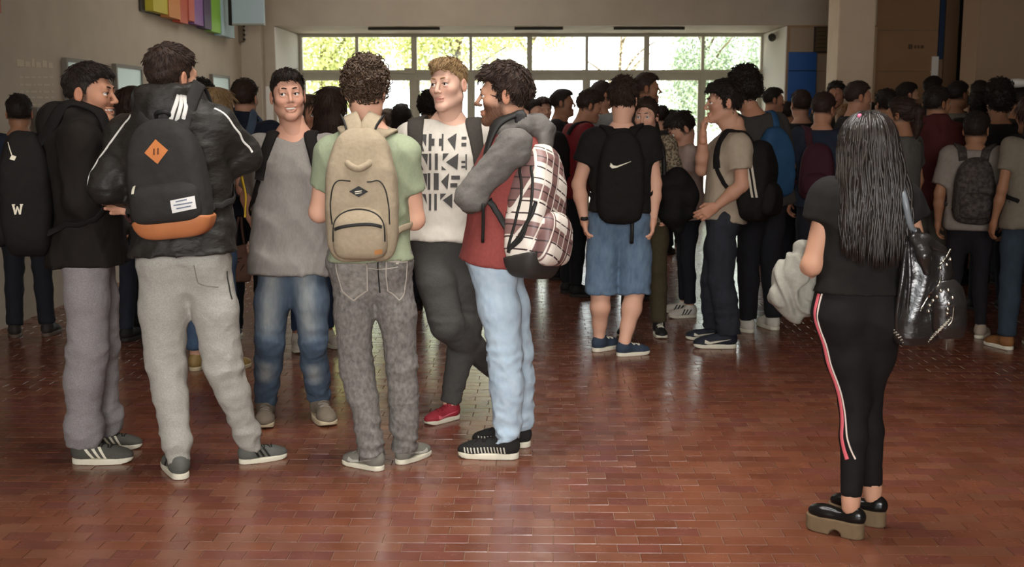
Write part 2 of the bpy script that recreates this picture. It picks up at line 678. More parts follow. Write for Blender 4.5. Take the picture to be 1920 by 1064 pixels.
# far wall, beam, window recess -------------------------------------
xa, xb = xpx(515, YF), xpx(1475, YF)
zb = zpx(48, YF)
sbox('beam_far', (XL, YF, zb), (XR, YW + .2, ZC), m_wall).name = 'wall_beam'
wf = MB().box((XL, YF, -.12), (xa, YW + .2, zb))
struct(wf.build('wall_far_left', m_wall))
wf = MB().box((xb, YF, -.12), (XR, YW + .2, zb))
wall_fr = struct(wf.build('wall_far_right', m_wallr))
MB().box((xa - .005, YF + .02, 0), (xa + .012, YW, zb - .01)).build('lit_reveal_panel', m_white, bpy.data.objects['wall_far_left'])  # white facing; the lit look of the recess side is put into its colour
MB().box((xb - .012, YF + .02, 0), (xb + .005, YW, zb - .01)).build('lit_reveal_panel', m_white, wall_fr)  # same on the right: sunlit brightness given as white colour
# white sheet for a bright gap, brightness put into its colour; then the pilaster
MB().box((xpx(486, YF), YF - .02, .3), (xpx(510, YF), YF, zpx(162, YF))).build('bright_gap_sheet', m_white, bpy.data.objects['wall_far_left'])
MB().box((XL + .0, YF - .26, -.1), (xpx(497, YF), YF - .03, zpx(44, YF))).build('pilaster', m_wall, bpy.data.objects['wall_far_left'])

# windows: eight bays -----------------------------------------------
m_glass = bpy.data.materials.new('window_glass')
m_glass.use_nodes = True
_n, _l = m_glass.node_tree.nodes, m_glass.node_tree.links
_n.remove(_n['Principled BSDF'])
_t = _n.new('ShaderNodeBsdfTransparent')
_t.inputs[0].default_value = (.95, .97, .95, 1)
_g = _n.new('ShaderNodeBsdfGlossy')
_g.inputs['Roughness'].default_value = .05
_f = _n.new('ShaderNodeFresnel')
_f.inputs[0].default_value = 1.45
_m = _n.new('ShaderNodeMixShader')
_l.new(_f.outputs[0], _m.inputs[0])
_l.new(_t.outputs[0], _m.inputs[1])
_l.new(_g.outputs[0], _m.inputs[2])
_l.new(_m.outputs[0], _n['Material Output'].inputs[0])
edges = [563, 670, 777, 883, 993, 1100, 1212, 1317, 1430]
ztop, zt1, ztr0, ztr1 = zpx(56, YW), zpx(66, YW), zpx(146, YW), zpx(136, YW)
for i in range(8):
    x0, x1 = xpx(edges[i], YW), xpx(edges[i + 1], YW)
    w0 = .05 if i % 2 == 1 else .022
    w1 = .05 if i % 2 == 0 else .022
    if i == 0: w0 = .02
    b = MB()
    if i % 2 == 0: w0, w1 = (.038, .02)
    else: w0, w1 = (.02, .038)
    b.box((x0, YW - .06, 0), (x0 + w0, YW + .04, ztop)).box((x1 - w1, YW - .06, 0), (x1, YW + .04, ztop))
    b.box((x0 + w0, YW - .05, ztop - .03), (x1 - w1, YW + .03, ztop + .02)).box((x0 + w0, YW - .05, zt1 - .028), (x1 - w1, YW + .03, zt1 + .012))
    b.box((x0 + w0, YW - .06, ztr1 - .01), (x1 - w1, YW + .03, ztr1 + .035)).box((x0 + w0, YW - .07, ztr0 - .04), (x1 - w1, YW + .03, ztr0 + .0))
    b.box((x0 + w0, YW - .03, ztr0), (x1 - w1, YW + .0, ztr1 - .01))
    b.box((x0 + w0, YW - .05, 0), (x1 - w1, YW + .03, .16)).box((x0 + w0, YW - .05, .95), (x1 - w1, YW + .03, 1.02))
    b.box((x0 + w0, YW - .04, .16), (x0 + w0 + .035, YW + .02, ztr0 - .04)).box((x1 - w1 - .035, YW - .04, .16), (x1 - w1, YW + .02, ztr0 - .04))
    wnd = struct(b.build('window_%d' % (i + 1), m_alu))
    for (z0, z1, e) in ((.16, .95, .035), (1.02, ztr0 - .04, .035), (ztr1 + .035, zt1 - .028, 0), (zt1 + .012, ztop - .03, 0)):
        MB().box((x0 + w0 + e, YW - .012, z0), (x1 - w1 - e, YW - .006, z1)).build('pane', m_glass, wnd)
    if i in (1, 3):
        MB().box((x1 - w1 - .1, YW - .1, ztr1 - .02), (x1 - w1 + .06, YW - .06, ztr1 + .06)).build('door_closer', m_alu, wnd)
po = area('window_portal', ((xa + xb) / 2, YW - .15, 1.4), (R(-90), 0, 0), xb - xa - .1, 2.5, 10)
po.data.cycles.is_portal = True
# narrow lamp channels under the beam
m_strip = M('dark_strip', '3a3328', .7)
for k, (p0, p1) in enumerate(((692, 825), (965, 1055), (1150, 1282))):
    o = MB().box((xpx(p0, YF + .3), YF + .25, zb - .035), (xpx(p1, YF + .3), YF + .33, zb - .002)).build('lamp_channel', m_strip)
    props(o, ['thin dark lamp channel under the beam, above the leftmost windows', 'thin dark lamp channel under the beam, above the middle windows', 'thin dark lamp channel under the beam, above the right windows'][k], 'lamp', 'lamp channels under the beam')

# right of the opening: blue door, louvre, panels --------------------
dr = struct(MB().box((xpx(1478, YF), YF - .05, 0), (xpx(1530, YF), YF - .002, zpx(99, YF))).build('door_1', m_blue))
MB().box((xpx(1478, YF), YF - .056, zpx(134, YF)), (xpx(1530, YF), YF - .048, zpx(132.5, YF))).build('joint_strip', m_dark, dr)
lv = empty('louvre_vent', (xpx(1541, YF), YF, zpx(75, YF)), 'grey slatted louvre vent on the far wall beside the column', 'vent')
lx0, lx1, lz0, lz1 = xpx(1524, YF) - lv.location[0], xpx(1560, YF) - lv.location[0], zpx(100, YF) - lv.location[2], zpx(51, YF) - lv.location[2]
MB().box((lx0, -.03, lz0), (lx1, -.006, lz1)).build('frame', M('louvre_frame', '3b3226', .7), lv)
for k in range(6):
    z = lz0 + .02 + k * (lz1 - lz0 - .03) / 6
    MB().quad((lx0 + .02, -.035, z), (lx1 - .02, -.035, z), (lx1 - .02, -.07, z + .04), (lx0 + .02, -.07, z + .04)).quad((lx0 + .02, -.07, z + .04), (lx1 - .02, -.07, z + .04), (lx1 - .02, -.04, z + .045), (lx0 + .02, -.04, z + .045)).build('slat', M('louvre_slat', '6e6048', .6), lv)
def panel(name, x0, x1, y0, y1, mat, Yp=YF, d=.02, parent=wall_fr):
    return MB().box((xpx(x0, Yp), Yp - d, zpx(y1, Yp)), (xpx(x1, Yp), Yp - .001, zpx(y0, Yp))).build(name, mat, parent)
panel('panel', 1480, 1524, 53, 98, M('panel_beige', '9c8771', .7))
panel('panel', 1532, 1562, 103, 133, M('panel_beige', '9c8771', .7))
panel('panel', 1532, 1562, 135, 420, M('panel_beige', '9c8771', .7))
for (y0, y1) in ((-40, 58), (61, 134), (136, 420)):
    panel('panel', 1641, 1756, y0, y1, M('panel_brown', '9a7654', .7, '8f6f50', 3., .5), d=.03)
panel('frame_post', 1636, 1641, 52, 420, M('panel_post', 'a58c70', .7), d=.05)
panel('blue_trim', 1757, 1766, -40, 112, M('blue_trim', '24354f', .6), d=.05)
panel('white_notice', 1746, 1758, 107, 143, m_white, d=.055)
for (u0, u1, y0, y1) in ((1701, 1709, 84, 93), (1712, 1716, 86, 92), (1718, 1722, 86, 92), (1724, 1730, 86, 92)):
    panel('sign_mark', u0, u1, y0, y1, M('sign_mark', '5a4430', .7), d=.034)
panel('panel', 1768, 1792, -40, 420, M('panel_brown2', '7d6046', .7), d=.04)
panel('doorway_dark_sheet', 1795, 1836, -40, 420, m_dark, d=.01)  # flat sheet on the wall; the gap's shade is put into its dark colour
def column(n_, p0, p1, Yc, dep, mat):
    o = MB().box((xpx(p0, Yc), Yc, 0), (xpx(p1, Yc), Yc + dep, ZC)).build(n_, mat, bevel=.012)
    return o
c1 = column('column', 1571, 1639, 12.0, .45, M('column_paint', 'c9b298', .7, 'bda68c', 4., .5))
struct(c1)
c2 = column('column', 1832, 1925, 13.0, .5, M('column_paint2', 'a88d73', .75))
struct(c2)
# pendant lamp globe at the right edge
lp = empty('wall_lamp', at(1906, 156, 10.3), 'pale rounded lamp shade behind the crowd at the right edge', 'lamp')
V, Q = sphere_mesh('x', .1, 18, 10, (1.2, .7, .4))
add_obj('lamp_shade', np_mesh('lamp_shade', V, Q), m_white, lp)
MB().box((-.05, .06, -.05), (.05, .3, .0)).build('bracket', m_dark, lp)

# left wall ----------------------------------------------------------
def wally(px):          # depth on the left wall of an image column
    d = cf + cr * (px - 960) / F + cu * (532 - 150) / F
    return XL * d[1] / d[0]
def wallz(px, py):
    return at(px, py, wally(px))[2]
def wall_board(name, p0, p1, ztp, zbt, mats, label, cat, frame=None, t=.03, group=None):
    y0, y1 = wally(p0), wally(p1)
    e = empty(name, (XL, (y0 + y1) / 2, zbt), label, cat, group)
    hy = (y1 - y0) / 2
    h = ztp - zbt
    if frame:
        fb = MB().box((.001, -hy - .03, -.03), (t + .01, -hy, h + .03)).box((.001, hy, -.03), (t + .01, hy + .03, h + .03))
        fb.box((.001, -hy, h), (t + .01, hy, h + .03)).box((.001, -hy, -.03), (t + .01, hy, 0))
        fb.build('frame', frame, e)
    for k, (a, b, m_, nm) in enumerate(mats):
        MB().box((.001, -hy, h * a), (t, hy, h * b)).build(nm, m_, e)
    return e
m_aqua, m_sage = M('board_aqua', 'b3cbc4', .35), M('board_sage', 'aeb394', .4)
m_bfr = M('board_frame', '6f675b', .6)
zt = wallz(213, 126)
wall_board('notice_board', 120, 163, zt, 1.0, [(.72, 1, m_aqua, 'upper_sheet'), (0, .72, m_sage, 'lower_sheet')], 'framed pale notice board behind the smiling man in the black hoodie', 'board', m_bfr)
wall_board('notice_board', 213, 259, zt, 1.0, [(.72, 1, m_aqua, 'upper_sheet'), (0, .72, m_sage, 'lower_sheet')], 'framed pale aqua and sage notice board between the two men at left', 'board', m_bfr)
wall_board('notice_board', 394, 424, wallz(394, 144), 1.0, [(.6, 1, m_aqua, 'upper_sheet'), (0, .6, m_sage, 'lower_sheet')], 'framed pale notice board near the far corner of the left wall', 'board', m_bfr)
wall_board('notice_board', 60, 92, wallz(60, 209), .8, [(0, 1, M('board_cream', 'b8b08c', .5), 'sheet')], 'low cream notice board on the wall beside the man at the left edge', 'board', m_bfr)
wall_board('poster', 457, 470, wallz(457, 95), wallz(457, 142), [(0, 1, M('poster_orange', 'c98d62', .5), 'sheet')], 'narrow orange poster at the far end of the left wall', 'poster', t=.012)
wall_board('poster', -30, 7, wallz(0, -40), wallz(0, 24), [(0, 1, M('poster_red', 'b0522e', .5), 'sheet')], 'orange red poster in the top left corner of the wall', 'poster', t=.012)
# pale lettering painted on the wall: a heading and lines of text too faint to read
lt = M('wall_letter_paint', 'cabda8', .7)
lb = empty('wall_lettering', (XL, wally(60), wallz(60, 150)), 'faint pale lettering painted on the left wall', 'lettering')
for (pa, pb, ya, yb) in ((33, 46, 111, 124), (49, 58, 115, 125), (61, 66, 110, 125), (69, 78, 116, 126), (81, 89, 113, 126), (92, 100, 117, 127)):
    y0, y1 = wally(pa), wally(pb)
    MB().box((.001, y0 - lb.location[1], wallz(pa, yb) - lb.location[2]), (.0025, y1 - lb.location[1], wallz(pa, ya) - lb.location[2])).build('letter', M('wall_letter_warm', 'c2b39c', .8), lb)
for k, yy in enumerate((143, 157, 170, 181, 195)):
    xs = 36
    while xs < 98:
        wdt = rng.choice((5, 7, 9, 12))
        MB().box((.001, wally(xs) - lb.location[1], wallz(xs, yy + 3.4) - lb.location[2]), (.002, wally(min(xs + wdt, 100)) - lb.location[1], wallz(xs, yy) - lb.location[2])).build('text_line', M('wall_letter_dim', 'bdb09c', .75), lb)
        xs += wdt + 3
# coloured banner of upright strips high on the wall
bz = 2.47
bn = empty('banner', (XL, wally(268), bz), 'banner of rainbow coloured upright strips high on the left wall', 'banner')
cols = [('b9ab30', 274, 302), ('c07a3c', 302, 324), ('b04a30', 324, 340), ('b55a48', 340, 351), ('80578c', 351, 369), ('4d3f55', 369, 383), ('7fb03c', 383, 402), ('9fb5b8', 402, 426)]
for k, (c_, p0, p1) in enumerate(cols):
    y0, y1 = wally(p0) - bn.location[1], wally(p1) - bn.location[1]
    zz = -.02 * (k % 3) + (-.05 if k >= 6 else 0)
    MB().box((.02, y0, zz), (.10 + .01 * (k % 2), y1 - .01, 1.1)).build('strip', M('banner_' + c_, c_, .6, None), bn)
MB().box((.001, wally(266) - bn.location[1], -.01), (.02, wally(427) - bn.location[1], 1.2)).build('backing', M('banner_back', '3a332c', .7), bn)
# flat pale panel hanging square to the wall
sg = empty('hanging_sign', at(465, 44, 13.9), 'pale blue rectangular panel hanging beside the beam at upper left', 'sign')
dx = xpx(495, 13.9) - xpx(436, 13.9)
MB().box((-dx / 2, 0, 0), (dx / 2, .08, .7)).build('panel', M('sign_pale', 'a3b2b8', .4), sg)
MB().box((-dx / 2 - .04, -.01, -.02), (-dx / 2, .09, .7)).build('side_frame', m_dark, sg)
MB().box((-dx / 2, -.012, -.02), (dx / 2, .09, 0)).build('bottom_frame', M('sign_rail', '8d8a80', .5), sg)
# small bracket grille on the wall
gr = empty('wall_grille', (XL, wally(458), wallz(458, 80)), 'small dark wall grille below the hanging panel', 'grille')
hh = wallz(458, 34) - wallz(458, 80)
MB().box((.001, -.24, 0), (.05, .24, hh)).build('body', M('grille_body', '6f6250', .6), gr)
for k in range(5):
    MB().box((.05, -.2, hh * (k + .35) / 5.4), (.06, .2, hh * (k + .75) / 5.4)).build('slat', m_dark, gr)
# wall bracket lamp on the right of the window recess
rl = empty('camera_bracket', at(1452, 66, YF + .6), 'small dark wall camera on a bracket in the right reveal', 'camera')
tube('arm', [A(.16, 0, .05), A(.05, 0, .03), A(-.02, 0, .0)], .025, m_alu, rl)
V, Q = sphere_mesh('x', .055, 14, 8)
add_obj('housing', np_mesh('housing', V + A(-.03, 0, -.03), Q), M('camera_dark', '3a342b', .5), rl)

# outside ------------------------------------------------------------
m_pave = M('outside_paving', 'd8d2c4', .9, 'c9c3b4', 1.5, .5)
sbox('ground_outside', (-40, YW + .2, -.2), (45, 70, -.03), m_pave)
def leaf_mat(name, c1_, c2_):
    m = M(name, c1_, .6, c2_, 3., .4)
    return m
def tree(x, y, h, trunk_h, blobs, leafm, n, ls, label, seed, twigs=True):
    r = np.random.RandomState(seed)
    e = empty('tree', (x, y, -.03), label, 'tree', 'trees outside the windows')
    tm = M('bark', '6b5a44', .9, '4f4232', 12., .5, bump=.3, bs=20)
    tube('trunk', [A(0, 0, 0), A(.05, 0, trunk_h * .5), A(-.04, .05, trunk_h), A(.05, .1, h * .8)], [.13, .11, .09, .03], tm, e, 10)
    for k in range(6):
        a = r.uniform(0, 6.28)
        z0 = r.uniform(.35, .8) * h
        tube('branch', [A(0, 0, z0 * .9), A(math.cos(a) * .6, math.sin(a) * .6, z0 + .5), A(math.cos(a) * 1.4, math.sin(a) * 1.4, z0 + 1.0)], [.05, .035, .012], tm, e, 8, 6)
    Pn, Nn = [], []
    V, Q = [], []
    wts = np.array([b[3] * b[4] * b[5] for b in blobs])
    cnt = (n * wts / wts.sum()).astype(int)
    for (bx, by, bz_, rx, ry, rz), m_ in zip(blobs, cnt):
        d = r.normal(size=(m_, 3))
        d /= np.linalg.norm(d, axis=1, keepdims=True)
        p = d * (r.uniform(.25, 1, (m_, 1)) ** .5) * A(rx, ry, rz) + A(bx, by, bz_)
        Pn.append(p)
    P_ = np.vstack(Pn)
    m_ = len(P_)
    u = r.normal(size=(m_, 3)); u /= np.linalg.norm(u, axis=1, keepdims=True)
    w = np.cross(u, r.normal(size=(m_, 3))); w /= np.linalg.norm(w, axis=1, keepdims=True)
    s_ = ls * r.uniform(.6, 1.3, (m_, 1))
    nn = np.cross(u, w)
    V = np.stack([P_ - u * s_, P_ + w * s_ * .45 + nn * s_ * .12, P_ + u * s_, P_ - w * s_ * .45 + nn * s_ * .12], 1).reshape(-1, 3)
    Q = np.arange(m_ * 4).reshape(-1, 4)
    o_ = add_obj('foliage', np_mesh('foliage', V, Q, smooth=False), leafm, e)
    o_['kind'] = 'stuff'
lm1, lm2 = leaf_mat('leaf_light', 'a3ab62', 'c6c98a'), leaf_mat('leaf_conifer', '7d9070', 'a3b198')
tree(-4.6, 26, 6, 1.6, [(0, 0, 3.6, 1.5, 1.2, 2.2), (.6, -.2, 3.4, 1.0, 1, 1.6)], lm1, 12000, .06, 'bright green leafy tree outside the leftmost window bay', 3)
tree(-1.9, 30, 6.5, 1.9, [(0, 0, 4.0, 1.8, 1.2, 1.9), (-.9, 0, 3.2, .9, .9, 1.2)], lm1, 12000, .06, 'bright yellow-green tree outside the second and third window bays', 4)
tree(-.1, 33, 5.5, 1.9, [(0, 0, 3.7, 1.2, 1.2, 1.2)], lm1, 2600, .06, 'sparse pale tree outside the fourth window bay', 5)
tree(4.7, 33, 7, 1.0, [(0, 0, 3.4, 1.05, 1, 2.0), (0, 0, 2.2, 1.3, 1.2, 1.2)], lm2, 12000, .055, 'grey-green conifer outside the seventh window bay', 6)
tree(7.3, 37, 7, 1.0, [(0, 0, 3.6, 1.0, 1, 2.2), (0, 0, 2.2, 1.1, 1.1, 1.3)], lm2, 12000, .055, 'grey-green conifer outside the rightmost window bay', 8)
tree(2.6, 36, 5, 1.0, [(0, 0, 3.0, .8, .8, .9)], leaf_mat('leaf_pale', 'b0a58c', 'c9bda6'), 900, .05, 'thin pale tree outside the sixth window bay', 9)
# white houses at either side outside
e = empty('outbuilding', (-6.6, 30, -.03), 'white rendered building outside at the left of the windows', 'building')
MB().box((-2.2, 0, 0), (1.28, 6, 5)).build('wall', m_white, e)
e = empty('outbuilding', (9.4, 28, -.03), 'white outbuilding with grey railings outside at the right of the windows', 'building')
MB().box((-1.5, 0, 0), (3, 5, 2.6)).build('wall', m_white, e)
for k in range(9):
    MB().box((-1.5 + k * .22, -.03, 2.7), (-1.4 + k * .22, .04, 3.7)).build('rail', M('rail_grey', '8e938f', .6), e)
MB().box((-1.5, -.04, 2.6), (1.0, .05, 2.72)).build('rail_beam', M('rail_grey', '8e938f', .6), e)
# ================================================================== PEOPLE KIT
def head_rot(phi, pitch=0, roll=0):
    f, r = face_dir(phi)
    u = A(0, 0, 1.)
    p, q = R(pitch), R(roll)
    f2, u2 = f * math.cos(p) - u * math.sin(p), u * math.cos(p) + f * math.sin(p)
    r2, u3 = r * math.cos(q) - u2 * math.sin(q), u2 * math.cos(q) + r * math.sin(q)
    return np.stack([r2, f2, u3], 1)

def mat4(Rm, loc, s=1.0):
    m = Matrix.Identity(4)
    for i in range(3):
        for j in range(3):
            m[i][j] = Rm[i, j] * s
        m[i][3] = loc[i]
    return m

def head_mesh(h, neck_l, face):
    s = S()
    s.ell((0, -.012, .034), (.073, .096, .084), k=.02)
    s.ell((0, .026, -.026), (.0615, .064, .084), k=.03)
    fem = face.get('fem', 0)
    jw = .047 - .006 * fem
    for sx in (-1, 1):
        s.cap((sx * jw, .0, -.058), (sx * .014, .074, -.098), .021, .018, k=.03)
        s.ell((sx * .043, .060, -.022), (.02, .022, .018), k=.03)
    s.ell((0, .082, -.101), (.021, .016, .016), k=.02)
    s.cap((-.034, .083, .024), (.034, .083, .024), .0115, .0115, k=.022)
    for sx in (-1, 1):
        s.ell((sx * .031, .104, .003), (.017, .017, .0115), k=.014, op='s')
    nl = face.get('nose', 1.0)
    s.cap((0, .090, .016), (0, .106 + .011 * nl, -.029), .0068, .0098, k=.012)
    for sx in (-1, 1):
        s.ell((sx * .0115, .104, -.034), (.0075, .010, .007), k=.008)
        if h < .006:
            s.ell((sx * .031, .0815, .0118), (.0165, .0135, .0078), k=.004)
            s.ell((sx * .031, .0805, -.0078), (.0155, .0125, .0055), k=.005)
    wide = 1.2 if face.get('smile') else 1.0
    if face.get('smile'):
        ly = lambda x: .0985 - 16 * x * x
        for sg, zc, kq in ((1, -.0575, 1.5), (-1, -.0790, 24)):
            xs_ = np.linspace(-.027, .027, 7)
            pts = [A(x, ly(x), zc + kq * x * x) for x in xs_]
            s.chain(pts, [.002, .0042, .0048, .005, .0048, .0042, .002], k=.006)
        s.fn(lambda X, Y, Z: np.maximum(np.maximum(Z - (-.0610 + 2.0 * X * X), (-.0755 + 21 * X * X) - Z), .082 - Y), (-.03, .08, -.08), (.03, .125, -.055), .002, 's')
        for sx in (-1, 1):
            s.ell((sx * .037, .072, -.034), (.014, .014, .012), k=.02)
    else:
        s.ell((0, .094, -.0605), (.023, .0115, .0055), k=.008)
        s.ell((0, .092, -.0735), (.020, .012, .0068), k=.008)
    if face.get('smile'):
        pass
    elif face.get('open'):
        s.ell((0, .104, -.067), (.014, .012, .003), k=.003, op='s')
    ears = face.get('ears', 1)
    if ears:
        for sx in (-1, 1):
            a = R(14) * sx
            Rm = np.array([[math.cos(a), -math.sin(a), 0], [math.sin(a), math.cos(a), 0], [0, 0, 1]])
            s.ell((sx * .078, -.010, -.006), (.0075, .0185, .032), Rm, k=.008)
            s.ell((sx * .086, -.007, .000), (.006, .0105, .019), Rm, k=.005, op='s')
    s.cap((0, -.022, -.055), neck_l, .054 - .008 * fem, .058 - .010 * fem, k=.03)
    s.cap((0, .03, -.09), np.asarray(neck_l) + A(0, .02, .0), .03, .045, k=.03)
    V, Q = s.build(h)
    C = np.ones((len(V), 3))
    x, y, z = V.T
    lip = np.exp(-(((np.abs(x)) / (.024 * wide)) ** 4 + ((z + .066) / .011) ** 4)) * (y > .075)
    C *= 1 - lip[:, None] * A(.12, .30, .27)
    ck = np.exp(-(((np.abs(x) - .043) / .02) ** 2 + ((z + .03) / .02) ** 2)) * (y > .03)
    C *= 1 - ck[:, None] * A(.0, .10, .10)
    earm = (np.abs(x) > .0765) & (z > -.045) & (z < .035)
    C[earm] *= A(1.0, .86, .82)
    bd = face.get('beard', 0)
    if bd:
        b = np.clip((y + .012) / .02, 0, 1) * np.clip((-.028 - z + .25 * np.clip(y - .05, 0, .1)) / .02, 0, 1) * (1 - lip) * np.clip((z + .135) / .02, 0, 1)
        n1 = snoise(3, 130, 6)(x, y, z)
        b = b * bd * (1 + .12 * n1)
        C *= 1 - np.clip(b, 0, 1)[:, None] * A(.80, .83, .85)
    fd = face.get('scalp', .75)
    sc = np.clip((z - (-.05)) / .02, 0, 1) * np.clip((.028 + np.clip(z - .02, 0, .2) * .9 - y) / .012, 0, 1) * (np.abs(x) < .0785)
    sc = np.maximum(sc, (z > .072) * 1.0) * (~earm)
    C *= 1 - np.clip(sc * fd, 0, 1)[:, None] * A(1, 1, 1)
    return V, Q, C

HAIR = {}
def hair_mesh(style, h, ntuft, seed=1):
    key = (style, h, ntuft, seed)
    if key in HAIR:
        return HAIR[key]
    s = S()
    par = dict(short=(.006, (0, .002, .066), (.070, .090, .064)), fade=(.0030, (0, .006, .072), (.065, .086, .056)),
               quiff=(.0030, (0, .010, .072), (.064, .086, .056)), curly=(.007, (0, .000, .066), (.078, .096, .076)),
               thick=(.007, (0, .002, .068), (.075, .094, .072)), afro=(.024, (0, .0, .085), (.095, .115, .10)),
               buzz=(.005, (0, .0, .04), (.074, .096, .086)), long=(.014, (0, -.004, .05), (.082, .100, .086)),
               pony=(.008, (0, -.004, .05), (.078, .098, .084)), bob=(.016, (0, -.004, .05), (.084, .102, .088)))
    t, c, r = par[style]
    s.ell((0, -.014, .036), (.0755 + t, .098 + t, .086 + t), k=.015)
    s.ell(c, r, k=.02)
    if style == 'quiff':
        s.ell((.006, .058, .092), (.050, .036, .028), k=.02)
    if style == 'fade':
        s.ell((0, .052, .084), (.052, .036, .026), k=.02)
    if style == 'thick':
        s.ell((0, .060, .080), (.056, .034, .030), k=.02)
    fem = style in ('long', 'pony', 'bob')
    zt = .066 if not fem else .076
    y0 = .020 if not fem else .03
    def face_cut(X, Y, Z):
        return np.maximum(y0 + np.maximum(0, Z - .02) * .95 - Y, Z - zt + .0 * X)
    if style in ('long', 'bob'):
        def face_cut(X, Y, Z):
            return np.maximum(np.maximum(.012 + np.maximum(0, Z - .03) * .8 - Y, Z - zt), np.abs(X) - .066 - np.maximum(0, .02 - Z) * .1)
    s.fn(face_cut, (-.2, -.05, -.3), (.2, .2, .1), .008, 's')
    if style not in ('long', 'bob'):
        zn = -.078 if style in ('curly', 'afro', 'thick') else -.066
        s.fn(lambda X, Y, Z: Z - zn - .0 * X + .12 * np.abs(X) + 0 * Y, (-.2, -.2, -.3), (.2, .2, .0), .01, 's')
        s.fn(lambda X, Y, Z: np.maximum(-.042 - Y, Z + .018 + 0 * X), (-.2, -.1, -.3), (.2, .2, .0), .01, 's')
        for sx in (-1, 1):
            s.ell((sx * .084, -.010, -.010), (.026, .020, .030), k=.006, op='s')
    amp, fr = dict(curly=(.0045, 22), afro=(.006, 16), thick=(.004, 18)).get(style, (.0022, 22))
    nz = snoise(seed, fr, 6)
    if style == 'long':
        s.loft((0, -.062, .02), A(0, -.06, -1), A(1, 0, 0), A(1, 0, 0), [0, .08, .16, .26, .36, .42], [.075, .092, .10, .105, .10, .09], [.05, .05, .045, .035, .028, .015], k=.04, p=2.2)
    if style == 'bob':
        s.loft((0, -.03, .02), A(0, 0, -1), A(1, 0, 0), A(1, 0, 0), [0, .06, .12, .17], [.088, .096, .098, .085], [.075, .075, .065, .05], k=.04, p=2.2)
    if style == 'pony':
        s.chain([A(0, -.10, .06), A(0, -.135, .03), A(0, -.135, -.08), A(0, -.12, -.17)], [.02, .03, .028, .012], k=.02)
    V, Q = s.build(h, lambda x, y, z: amp * nz(x, y, z))
    V2 = None
    if ntuft and len(Q):
        rs = np.random.RandomState(seed + 5)
        fc = V[Q].mean(1)
        e1, e2 = V[Q[:, 1]] - V[Q[:, 0]], V[Q[:, 3]] - V[Q[:, 0]]
        fnn = np.cross(e1, e2)
        fnn /= np.linalg.norm(fnn, axis=1, keepdims=True) + 1e-12
        ok = np.nonzero((np.einsum('ij,ij->i', fnn, fc - A(0, -.01, .02)) > 0))[0]
        ii = rs.choice(ok, ntuft)
        p, nn = fc[ii], fnn[ii]
        if style in ('curly', 'afro'):
            d = rs.normal(size=p.shape)
            L, lift, w = .026, .5, .0032
        elif style in ('long', 'bob'):
            d = (p - A(0, -.02, .13)) * A(.5, .5, .4) + A(0, 0, -.12)
            L, lift, w = .07, .02, .0035
        elif style == 'pony':
            d = A(0, -.12, .05) - p
            L, lift, w = .05, .02, .003
        elif style == 'thick':
            d = p - A(.01, -.06, .115) + rs.normal(size=p.shape) * .03
            L, lift, w = .032, .2, .0033
        else:
            d = p - A(.01, -.06, .12) + rs.normal(size=p.shape) * .012
            L, lift, w = .026, .14, .0027
            d[p[:, 2] < .05] += A(0, -.03, -.06)
        d = d - nn * np.einsum('ij,ij->i', d, nn)[:, None]
        d /= np.linalg.norm(d, axis=1, keepdims=True) + 1e-9
        Ls = L * rs.uniform(.6, 1.3, (ntuft, 1))
        if style in ('fade', 'quiff', 'short'):
            Ls = np.where(p[:, 2:3] < .06, Ls * .5, Ls)
        m = 6 if style in ('curly', 'afro') else 4
        tt = np.linspace(0, 1, m)
        path = np.zeros((ntuft, m, 3))
        bb = np.cross(d, nn)
        sgn = rs.choice([-1, 1], (ntuft, 1))
        for k in range(m):
            if style in ('curly', 'afro'):
                a = tt[k] * 4.2
                path[:, k] = p - nn * .002 + Ls * .42 * (np.sin(a) * d + sgn * (1 - np.cos(a)) * bb) + nn * Ls * lift * math.sin(tt[k] * 2.6)
            else:
                path[:, k] = p - nn * .002 + d * Ls * tt[k] + nn * Ls * lift * math.sin(tt[k] * 2.4)
        V2, Q2 = sweep(path, w * np.array([1, 1, .75, .2] if m == 4 else [.9, 1, 1, .9, .7, .25]), 3)
        Q = np.vstack([Q, Q2 + len(V)])
        V = np.vstack([V, V2])
    me = np_mesh('hair', V, Q)
    HAIR[key] = me
    return me

def hand_sdf(s, wr, fwd, nml, lat, curl=.5, sc=1.0, thumb=.5, spread=.012):
    """fwd wrist->fingers, nml palm faces, lat thumb side"""
    fwd = nrm(fwd)
    nml = nrm(nml - fwd * np.dot(nml, fwd))
    lat = nrm(lat - fwd * np.dot(lat, fwd) - nml * np.dot(lat, nml))
    P = lambda f, n, l: wr + (fwd * f + nml * n + lat * l) * sc
    s.cap(P(-.03, 0, 0), P(.02, 0, 0), .026 * sc, .026 * sc, k=.02)
    offs = [.030, .011, -.009, -.028]
    lens = [.072, .080, .074, .057]
    for o, L, i in zip(offs, lens, range(4)):
        b0 = P(.085 - .006 * abs(i - 1), 0, o)
        s.cap(P(.012, 0, o * .6), b0, .0145 * sc, .0115 * sc, k=.016)
        ang = .15 + curl * .7
        p = b0
        dirv = fwd
        tot = 0
        for fr, bend in ((.46, .9), (.30, 1.1), (.24, .9)):
            tot += curl * bend
            dv = nrm(fwd * math.cos(tot) + nml * math.sin(tot) + lat * (o * spread * 40))
            q = p + dv * L * fr * sc
            s.cap(p, q, .0092 * sc, .0082 * sc, k=.005)
            p = q
    t0 = P(.018, .004, .026)
    t1 = P(.050, .012 + .02 * thumb, .052 - .012 * thumb)
    t2 = P(.080, .018 + .034 * thumb, .058 - .028 * thumb)
    s.cap(t0, t1, .0135 * sc, .0105 * sc, k=.014)
    s.cap(t1, t2, .0098 * sc, .0082 * sc, k=.006)
    return s

